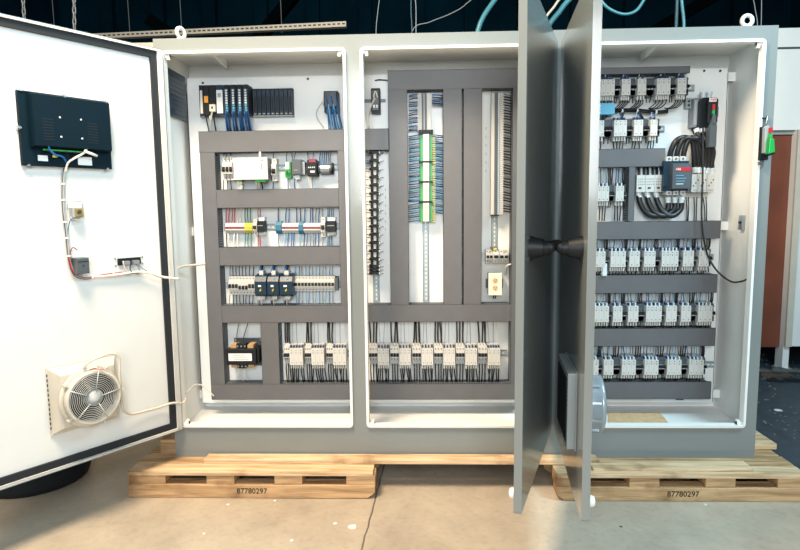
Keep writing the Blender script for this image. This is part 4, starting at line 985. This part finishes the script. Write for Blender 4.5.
m = MB(); a = box_at(693.5, 98, 698, 127, YP-.06); m.box(a[0], YP-.06, a[1], a[2], YP-.001, a[3], gryw); m.box(a[0]+.003, YP-.062, a[1]+.01, a[2]-.003, YP-.06, a[3]-.01, devg); solo(m, 'shield_plate', 'grey shield plate left of the tall black main breaker', 'shield')
m = MB(); a = box_at(686, 98, 691.5, 108.5, YP-.03); m.box(a[0], YP-.03, a[1], a[2], YP-.001, a[3], devg); m.cyl(((a[0]+a[2])/2, YP-.034, a[1]+.016), ((a[0]+a[2])/2, YP-.03, a[1]+.016), .006, dots, 8); m.cyl(((a[0]+a[2])/2, YP-.034, a[3]-.016), ((a[0]+a[2])/2, YP-.03, a[3]-.016), .006, dots, 8)
solo(m, 'ground_lug', 'small grey lug plate left of the main breaker', 'lug')
cable('drooping_cable', 'thin black cable drooping from the main breaker to the right side wall', [at(703, 128, YP-.09), at(703, 150, YP-.10), at(702.5, 185, YP-.10), at(701.5, 215, YP-.11), at(704, 240, YP-.12), at(708.5, 257, YP-.12), at(718, 272, YP-.14), at(731, 281.5, YP-.16), at(741, 281.5, YP-.19), at(747.5, 279, YP-.22)], .0045, blk, sub=8)
for k, (x, y) in enumerate(((609, 280),)):
    m = MB(); a = box_at(602.5, 263.5, 607, 276, YD-.01); m.box(a[0], YD-.012, a[1], a[2], YD+.02, a[3], clear); solo(m, 'wire_marker', 'pale plastic tag hanging at the left of the upper full row', 'tag', bevel=.002)
for z_, p_ in ((1.235, (719, 238)), (.345, (715, 391))):
    pass

# ------------------------------------------------------------------ on right door: vent outside, fan inside
def d3p(px, py, y): return on_door(M3, px, py, y)
vb, vz1 = d3p(577.5, 374, -.004); _, vz0 = d3p(577.5, 451, -.004); va = vb-.30; vz0 -= .012
vw = abs(vb-va)/2; vh = vz1-vz0
h = dthing(M3, A3, 'vent_grille', 'grey slatted filter vent on the outside of the right bay door', 'vent', (va+vb)/2, vz0, -.0026)
print('VENT', va, vb, vz0, vz1)
m = MB(); m.box(-vw, -.034, 0, vw, -.004, vh, mat('vent_grey', (128, 138, 140), .45)); m.box(-vw-.006, -.006, -.006, vw+.006, 0, vh+.006, MATS['vent_grey']); m.build('vent_frame', h, bevel=.004)
m = MB()
for k in range(16): m.box(-vw+.02, -.037, .022+k*(vh-.04)/16, vw-.02, -.033, .030+k*(vh-.04)/16, dark)
m.build('louvres', h)
fz_ = d3p(592, 402, .0)[1]
ft = .50
h = dthing(M3, A3, 'fan_housing', 'round pale grey fan housing on the inner face of the right bay door', 'fan', (va+vb)/2, vz0-.01, .022)
m = MB(); m.box(-.12, 0, .02, .12, .012, .26, clear); m.build('mounting_frame', h)
m = MB(); R_ = .102; cz = .135
m.lathe([(R_, .012), (R_*.98, .065), (R_*1.06, .070), (R_*1.06, .083), (R_*.92, .088), (R_*.9, .078), (R_*.88, .012)], (0, 0, cz), mat('fan_grey', (150, 160, 166), .3, metal=.3), 36, 'y')
for k in range(10):
    a = k*2*PI/10; m.box(-.004, .012, R_*.98, .004, .068, R_*1.06, MATS['fan_grey'])
    for i in range(1, 9):
        v = m.v[-i]; x_, z_ = v[0], v[2]; m.v[-i] = (x_*math.cos(a)-z_*math.sin(a), v[1], cz+x_*math.sin(a)+z_*math.cos(a))
m.build('fan_shroud', h)
m = MB(); m.cyl((0, .012, cz), (0, .06, cz), .04, dark, 20); m.build('fan_hub', h)
for k in range(6):
    a = k*PI/3; m = MB(); m.add([(.04*math.cos(a), .02, cz+.04*math.sin(a)), (.04*math.cos(a+.5), .05, cz+.04*math.sin(a+.5)), (.085*math.cos(a+.6), .05, cz+.085*math.sin(a+.6)), (.085*math.cos(a), .02, cz+.085*math.sin(a))], [(0,1,2,3)], dark); o = m.build('fan_blade', h); sd = o.modifiers.new('thick', 'SOLIDIFY'); sd.thickness = .002

# rotary disconnect handle on right flange
p = at(767, 140, -.03)
h = thing('rotary_disconnect', 'main switch with green grip and red mark on the right flange', 'switch handle', (p.x-.008, -.002, at(767, 160, -.03).z)); 
Hh = at(767, 117, -.03).z-h.location.z
m = MB(); m.box(-.02, -.028, 0, .018, 0, Hh*.78, dark); m.build('base_plate', h, bevel=.002)
m = MB(); m.prism([(-.014, Hh*.16), (.012, Hh*.12), (.016, Hh*.7), (-.002, Hh*.8), (-.016, Hh*.74)], 'y', -.05, -.028, devg); m.build('lever_body', h, bevel=.002)
m = MB(); m.prism([(-.008, Hh*.12), (.020, Hh*.16), (.014, Hh*.46), (-.006, Hh*.5)], 'y', -.075, -.045, greenp); m.build('grip', h, bevel=.003, label='green grip')
m = MB(); m.prism([(-.002, Hh*.08), (.020, Hh*.12), (.020, Hh*.16), (-.008, Hh*.12)], 'y', -.074, -.046, dark); m.build('grip_tip', h)
m = MB(); m.box(.000, -.056, Hh*.62, .015, -.05, Hh*.74, redp); m.build('red_mark', h); m = MB(); m.box(-.002, -.056, Hh*.51, .014, -.05, Hh*.6, green); m.build('green_mark', h)
m = MB(); m.tube([(-.016, -.01, Hh*.78), (-.016, -.012, Hh*1.06)], .003, steel, 6); m.tube([(.012, -.01, Hh*.7), (.012, -.012, Hh*1.06)], .003, steel, 6); m.box(-.02, -.014, Hh*.98, .016, -.002, Hh*1.0, dark); m.build('shackle', h)
m = MB(); m.box(-.02, -.02, -.02, .006, -.002, -.008, steel); m.cyl((-.003, -.022, -.026), (-.003, -.01, -.026), .006, steel, 8); m.build('lock_tab', h)
for k, py in enumerate((136, 152, 164)):
    p = at(753.5, py, .06); m = MB(); m.cyl((XR-.034, .06, p.z), (XR-.012, .06, p.z), .012, dark, 12); m.cyl((XR-.05, .06, p.z-.03), (XR-.034, .06, p.z-.03), .003, whw, 6); m.box(XR-.024, .05, p.z-.04, XR-.012, .07, p.z, dark); solo(m, 'switch_linkage', 'black switch part on the inner right wall, %s from the top' % ORD[k], 'switch part')
# cardboard on enclosure floor
fz_ = ZO0-.03
pts = [atz(609, 426, fz_), atz(670, 426, fz_), atz(660, 413.5, fz_), atz(608, 413.5, fz_)]
m = MB(); vs = [(p.x, p.y, fz_+.0005) for p in pts]+[(p.x, p.y, fz_+.006) for p in pts]; m.add(vs, [(0,1,2,3),(4,5,6,7),(0,1,5,4),(1,2,6,5),(2,3,7,6),(3,0,4,7)], card)
solo(m, 'cardboard_sheet', 'tan cardboard sheet lying on the floor of the right bay', 'cardboard')

# ------------------------------------------------------------------ pallets
def pallet(label, x0, x1, yf, blocks, chl, chr_, txt, tx):
    h = thing('wooden_pallet', label, 'pallet', ((x0+x1)/2, yf+.3, 0)); o = Vector(h.location)
    zr = .066; depth = .62
    for k, yy in enumerate((yf, yf+depth/2-.03, yf+depth-.06)):
        m = MB(); c = .035; poly = [(x0+(c if chl else 0), .002), (x1-(c if chr_ else 0), .002), (x1, .03 if chr_ else .002), (x1, zr), (x0, zr), (x0, .03 if chl else .002)]
        m.prism(poly, 'y', yy, yy+.07, wood); m.build('runner', h, o, bevel=.003)
        for (a, c2) in blocks:
            m = MB(); m.box(a, yy+.002, zr, c2, yy+.09, zr+.046, wood2 if k else wood); m.build('block', h, o, bevel=.003)
    n = 6; bw = depth/n
    for k in range(n):
        m = MB(); e = random.uniform(0, .012); m.box(x0+e, yf-.004+k*(bw+.003), zr+.046, x1-random.uniform(0, .01), yf-.004+k*(bw+.003)+bw-.006, ZB-.0005, wood2 if k in (0, 3, 5) else wood); m.build('deck_board', h, o, bevel=.002)
    text('stencil_number', txt, .036, h, (tx-o.x, yf-.0012-o.y, .036), (PI/2, 0, 0), dark)
    return h
xx = lambda px, py, Y=-.17: at(px, py, Y).x
pallet('wooden pallet stencilled 87780297 under the left half of the enclosure', xx(128, 490), xx(375, 490), -.17, [(xx(128, 476), xx(165, 476)), (xx(206, 476), xx(234, 476)), (xx(274, 476), xx(302, 476)), (xx(346, 476), xx(375, 476))], False, True, '87780297', xx(252, 492))
pallet('wooden pallet stencilled 87780297 under the right half of the enclosure', xx(556, 494), xx(800, 494)+.03, -.18, [(xx(556, 478), xx(590, 478)), (xx(629, 480), xx(659, 480)), (xx(705, 480), xx(735, 480)), (xx(777, 480), xx(800, 480)+.03)], True, False, '87780297', xx(682, 496))
m = MB(); m.box(xx(203, 461, -.09), -.085, ZB, xx(600, 461, -.09), -.012, ZB+.022, wood2); solo(m, 'wooden_plank', 'long pale plank lying across both pallets along the enclosure front', 'plank', bevel=.003)
m = MB(); m.box(xx(590, 470, -.1), -.15, ZB, xx(748, 470, -.1), -.06, ZB+.012, wood2); solo(m, 'wooden_batten', 'thin batten on the right pallet in front of the enclosure', 'batten', bevel=.002)
a = atz(757, 448, .16); m = MB(); m.box(1.635, .10, ZB+.0, 1.765, .44, ZB+.03, wood2); solo(m, 'wooden_block', 'pale wood offcut on the right pallet beside the enclosure', 'offcut', bevel=.003)
m = MB(); m.box(-1.31, .03, ZB, -1.225, .30, ZB+.075, wood); solo(m, 'wooden_block', 'orange wood block on the left pallet beside the enclosure', 'offcut', bevel=.003)
# black tub under left door
p = atz(8, 501, 0); m = MB(); cx_, cy_ = p.x-.02, p.y+.245
m.lathe([(.0, .002), (.23, .002), (.245, .03), (.25, .09), (.255, .20), (.262, .215), (.24, .215), (.23, .06), (0, .05)], (cx_, cy_, 0), rubber, 40); solo(m, 'black_tub', 'round black rubber tub standing under the open left door', 'tub')

# ------------------------------------------------------------------ background
# second white cabinet with brown door at the right
Yb = 2.0
h = thing('storage_booth', 'tall white booth with a brown door behind the enclosure on the right', 'booth', (at(790, 300, Yb).x, Yb, 0)); o = Vector(h.location)
zt = at(785, 28, Yb).z; zl = at(785, 130, Yb).z; xa = at(789, 250, Yb).x; zf = at(790, 346, Yb).z
m = MB(); m.box(1.75, Yb, zl, 5.2, Yb+1.0, zt, white); m.build('header', h, o)
m = MB(); zz = at(790, 48, Yb).z; m.box(1.75, Yb-.002, zz-.008, 5.2, Yb, zz+.008, devd); m.build('seam', h, o)
m = MB(); m.box(xa, Yb-.01, zf, xa+2.2, Yb+.9, zl, white); m.box(xa, Yb-.03, zf, xa+.05, Yb-.01, zl, beige); m.build('wall_panel', h, o)
m = MB(); m.box(1.9, Yb+.05, zf-.02, xa, Yb+.09, zl, brown); m.build('brown_door', h, o)
m = MB(); m.box(1.78, Yb+.03, zl-.03, xa, Yb+.06, zl, devg); m.build('door_frame', h, o)
m = MB(); m.box(xa+.0, Yb, 0.004, xa+.05, Yb+.1, zf, white); m.box(xa-.02, Yb-.02, .004, xa+.08, Yb+.1, .02, devg); m.build('foot', h, o)
m = MB(); m.box(xa+1.6, Yb, 0.004, xa+1.65, Yb+.1, zf, white); m.build('foot', h, o)
Yc = 1.3; zc = at(135, 42.5, Yc).z
h = thing('rear_cabinet', 'cream cabinet top showing behind the enclosure at the left', 'cabinet', (-1.9, Yc, 0)); o = Vector(h.location)
m = MB(); m.box(-2.6, Yc, .12, -1.3, Yc+.5, zc, beige); m.build('cabinet_body', h, o, bevel=.006)
m = MB(); m.box(-2.55, Yc-.012, .2, -1.35, Yc, zc-.08, beige); m.build('cabinet_door', h, o, bevel=.004); m = MB(); m.box(-2.58, Yc+.02, 0, -1.32, Yc+.48, .12, dark); m.build('plinth', h, o)
# overhead rail
Yr = 3.0
a, c = at(60, 39, Yr), at(346, 25, Yr)
zmid = (a.z+c.z)/2
m = MB(); u = (c-a)
m.add([a+Vector((0,0,-.012)), c+Vector((0,0,-.012)), c+Vector((0,.06,-.012)), a+Vector((0,.06,-.012)), a+Vector((0,0,.035)), c+Vector((0,0,.035)), c+Vector((0,.06,.035)), a+Vector((0,.06,.035))], [(0,3,2,1),(4,5,6,7),(0,1,5,4),(1,2,6,5),(2,3,7,6),(3,0,4,7)], beige)
for k in range(60):
    q = a+u*((k+.5)/60); m.box(q.x-.014, q.y-.001, q.z+.006, q.x+.014, q.y, q.z+.02, dots)
railtop = solo(m, 'cable_tray', 'long perforated beige tray hung below the dark roof', 'cable tray')
for px in (55, 182, 282, 130):
    p = at(px, 35, Yr+.03); m = MB(); m.tube([(p.x, p.y, p.z+.02), (p.x-.04, p.y, 7.0)], .004, gryw, 5, 1); solo(m, 'hanging_wire', 'thin hanger wire over the beige tray, above the %s' % {55: 'open left door', 182: 'left lifting eye', 282: 'black module rack', 130: 'left door hinge'}[px], 'hanger wire')
for k, (px, py, px2) in enumerate(((27, 22, 23), (75, 32, 74))):
    h = thing('hoist_chain', ['steel chain hanging above the open left door, nearer the frame edge', 'steel chain hanging above the open left door, the longer one'][k], 'chain', at(px, py+40, 1.0)); o = Vector(h.location)
    top = at(px2, 0, 1.0); bot = at(px, py+40, 1.0); dirv = (top-bot); n = int((6.98-bot.z)/.034); m = MB() 
    u = dirv.normalized()
    for q in range(n):
        cpt = bot+u*(q*.034); s_ = Vector((1, 0, 0)) if q % 2 else Vector((0, 1, 0))
        m.tube([cpt+s_*.009, cpt+s_*.008+u*.018, cpt+u*.024, cpt-s_*.008+u*.018, cpt-s_*.009, cpt-s_*.008-u*.018, cpt-u*.024, cpt+s_*.008-u*.018], .0035, gryw, 5, 1, True)
    m.build('chain_links', h, o)
def bgtube(name, label, pts, Y, r, mt, cat, sub=6):
    P = [at(x, y, Y) for x, y in pts]; low = pts[0][1] > 0; P = [Vector((P[0].x, Y, .01 if low else 6.99)), Vector((P[0].x, Y, P[0].z-.35 if low else P[0].z+.5))]+P; P.append(Vector((P[-1].x, Y, P[-1].z+.5))); P.append(Vector((P[-1].x, Y, 6.99)))
    m = MB(); m.tube(P, r, mt, 8, sub); return solo(m, name, label, cat)
bgtube('air_hose', 'teal hose curving in a loop over the right bay', [(592, -22), (600, -2), (608, 8), (622, 14), (634, 12), (642, 3), (650, -14), (655, -40)], .9, .009, tealp, 'hose')
bgtube('steel_pipe', 'teal steel pipe rising steeply behind the middle doors, left of the pair', [(478, 30), (500, -8), (520, -40)], 1.2, .016, tealp, 'pipe')
bgtube('steel_pipe', 'pale pipe rising behind the gap between the two middle doors', [(546, 34), (562, 8), (580, -22)], 1.2, .016, tealp, 'pipe')
bgtube('thin_pipe', 'thin rust edged pipe beside the pale pipe in the door gap', [(543, 26), (556, 4), (568, -20)], 1.3, .008, beige, 'pipe')
bgtube('upright_pipe', 'bright teal upright pipe behind the right bay top', [(684, 30), (682, 4), (680, -24)], 1.3, .011, tealp, 'pipe')
bgtube('upright_pipe', 'dim teal upright pipe behind the right bay top', [(676, 30), (677, 4), (678, -24)], 1.6, .014, mat('teal_dim', (24, 66, 80), .4), 'pipe')
bgtube('overhead_cable', 'thin pale cable sagging over the middle bay towards the doors', [(412, 32), (430, 22), (450, 14), (466, 4), (474, -12)], 1.6, .0035, gryw, 'cable')
bgtube('overhead_cable', 'pale vertical cable left of centre above the middle bay', [(376, 33), (378, 10), (380, -14)], 1.6, .003, gryw, 'cable')
bgtube('overhead_cable', 'first of two close upright cables above the middle bay', [(412, 32), (411, 10), (411, -14)], 1.6, .005, MATS['teal_dim'], 'cable')
bgtube('overhead_cable', 'second of two close upright cables above the middle bay', [(416, 32), (416, 10), (415, -14)], 1.6, .004, gryw, 'cable')
bgtube('overhead_cable', 'thin wire right of the right lifting eye', [(757.5, 28), (755, 8), (753, -14)], 1.5, .003, gryw, 'cable')
bgtube('overhead_cable', 'second thin wire right of the right lifting eye, upright', [(761, 28), (761.5, 8), (762, -14)], 1.5, .003, gryw, 'cable')
for k, (pa, pb, Y) in enumerate((((660, 28), (745, -22), 5.0), ((300, -12), (250, 50), 5.6), ((150, 20), (185, 44), 4.5))):
    a, c = at(*pa, Y), at(*pb, Y); m = MB(); u = (c-a).normalized(); q = Vector((0, .08, 0)); v = u.cross(Vector((0, 1, 0)))*.07; a -= u*2*(k == 0); c += u*2
    m.add([a-q-v, a+q-v, a+q+v, a-q+v, c-q-v, c+q-v, c+q+v, c-q+v], [(0,3,2,1),(4,5,6,7),(0,1,5,4),(1,2,6,5),(2,3,7,6),(3,0,4,7)], beam)
    solo(m, 'roof_brace', ['dark diagonal roof brace at the upper right', 'dark diagonal roof brace over the left bay', 'short dark diagonal brace beside the left lifting eye'][k], 'roof brace')
# debris
rnd = random.Random(3)
for k, (px, py, s_, mt) in enumerate(((352, 527, .028, labelm), (335, 524, .010, labelm), (228, 505, .008, labelm), (292, 541, .009, labelm), (204, 534, .007, labelm), (275, 501, .008, labelm), (705, 505, .010, labelm), (621, 527, .007, dustm), (778, 411, .030, labelm))):
    p = atz(px, py, 0); z0 = .0045 if p.x > 1.45 and p.y > .02 else 0.0005; m = MB(); n = 7
    poly = [(p.x+s_*rnd.uniform(.5, 1.1)*math.cos(2*PI*i/n), p.y+s_*rnd.uniform(.4, 1)*math.sin(2*PI*i/n)) for i in range(n)]
    m.prism(poly, 'z', z0, z0+.003, mt); solo(m, 'paper_scrap', ['largest white paint chip on the floor near the joint', 'small pale chip between the pallet and the large chip', 'pale chip in front of the left pallet number', 'pale chip near the lower edge of the floor', 'pale chip low on the left floor', 'pale chip touching the left pallet front', 'pale chip touching the right pallet front', 'dull chip on the grey floor right of the doors', 'white slip of paper on the dark floor at the right'][k], 'debris')
m = MB()
for k in range(60):
    px, py = rnd.uniform(757, 799), rnd.uniform(355, 440)
    p = atz(px, py, 0); s_ = rnd.uniform(.004, .014)
    m.cyl((p.x, p.y, .0045), (p.x, p.y, .0045+s_*.6), s_, dustm, 6, s_*.4)
solo(m, 'rubble', 'scattered small rubble on the dark floor behind the right pallet', 'rubble', kind='stuff')
mat('scrap_brown', (84, 68, 54), .9)
m = MB()
for k in range(7):
    p = atz(762+k*5.5, 372+(k % 3)*5, 0); m.prism([(p.x-.05, p.y), (p.x+.06, p.y-.03), (p.x+.04, p.y+.06)], 'z', .0045, .02+.01*(k % 2), [dustm, MATS['scrap_brown'], dark][k % 3])
solo(m, 'scrap_heap', 'broken scrap pieces at the foot of the white booth', 'scrap', kind='stuff')

# ------------------------------------------------------------------ lights
def area(name, loc, tgt, size, power, col, sy=None):
    l = bpy.data.lights.new(name, 'AREA'); l.energy = power; l.color = col; l.size = size
    if sy: l.shape = 'RECTANGLE'; l.size_y = sy
    o = bpy.data.objects.new(name, l); C.objects.link(o); o.location = loc
    o.rotation_euler = (Vector(tgt)-Vector(loc)).to_track_quat('-Z', 'Y').to_euler(); return o
area('warm_hall_lamp', (-1.1, -1.35, 3.6), (-.4, 0, .6), .9, 225, (1, .79, .56))
area('cool_hall_lamp', (2.3, -1.25, 3.5), (.7, 0, .6), .9, 125, (.58, .87, 1))
area('front_fill_light', (.0, -4.6, 2.2), (.2, 0, .5), 1.6, 150, (.92, .97, 1))  # added fill from the viewer's side, brightens the lower interior
area('rear_hall_lamp', (-1.0, 2.0, 6.2), (-.8, 3, 3), .6, 12, (1, .78, .55))
wd = bpy.data.worlds.new('hall_air'); bpy.context.scene.world = wd; wd.use_nodes = True
wd.node_tree.nodes['Background'].inputs[0].default_value = (.55, .72, .80, 1); wd.node_tree.nodes['Background'].inputs[1].default_value = .24

# ------------------------------------------------------------------ camera
cd = bpy.data.cameras.new('camera'); co = bpy.data.objects.new('camera', cd); C.objects.link(co)
cd.sensor_fit = 'HORIZONTAL'; cd.sensor_width = 36; cd.lens = FPX/800*36; cd.clip_start = .05; cd.clip_end = 60
M = Matrix((rt, up, -fw)).transposed().to_4x4(); M.translation = CAM; co.matrix_world = M
sc = bpy.context.scene; sc.camera = co
sc.view_settings.view_transform = 'Standard'; sc.view_settings.look = 'None'; sc.view_settings.gamma = 1; sc.view_settings.exposure = 0.0; sc.view_settings.use_curve_mapping = False
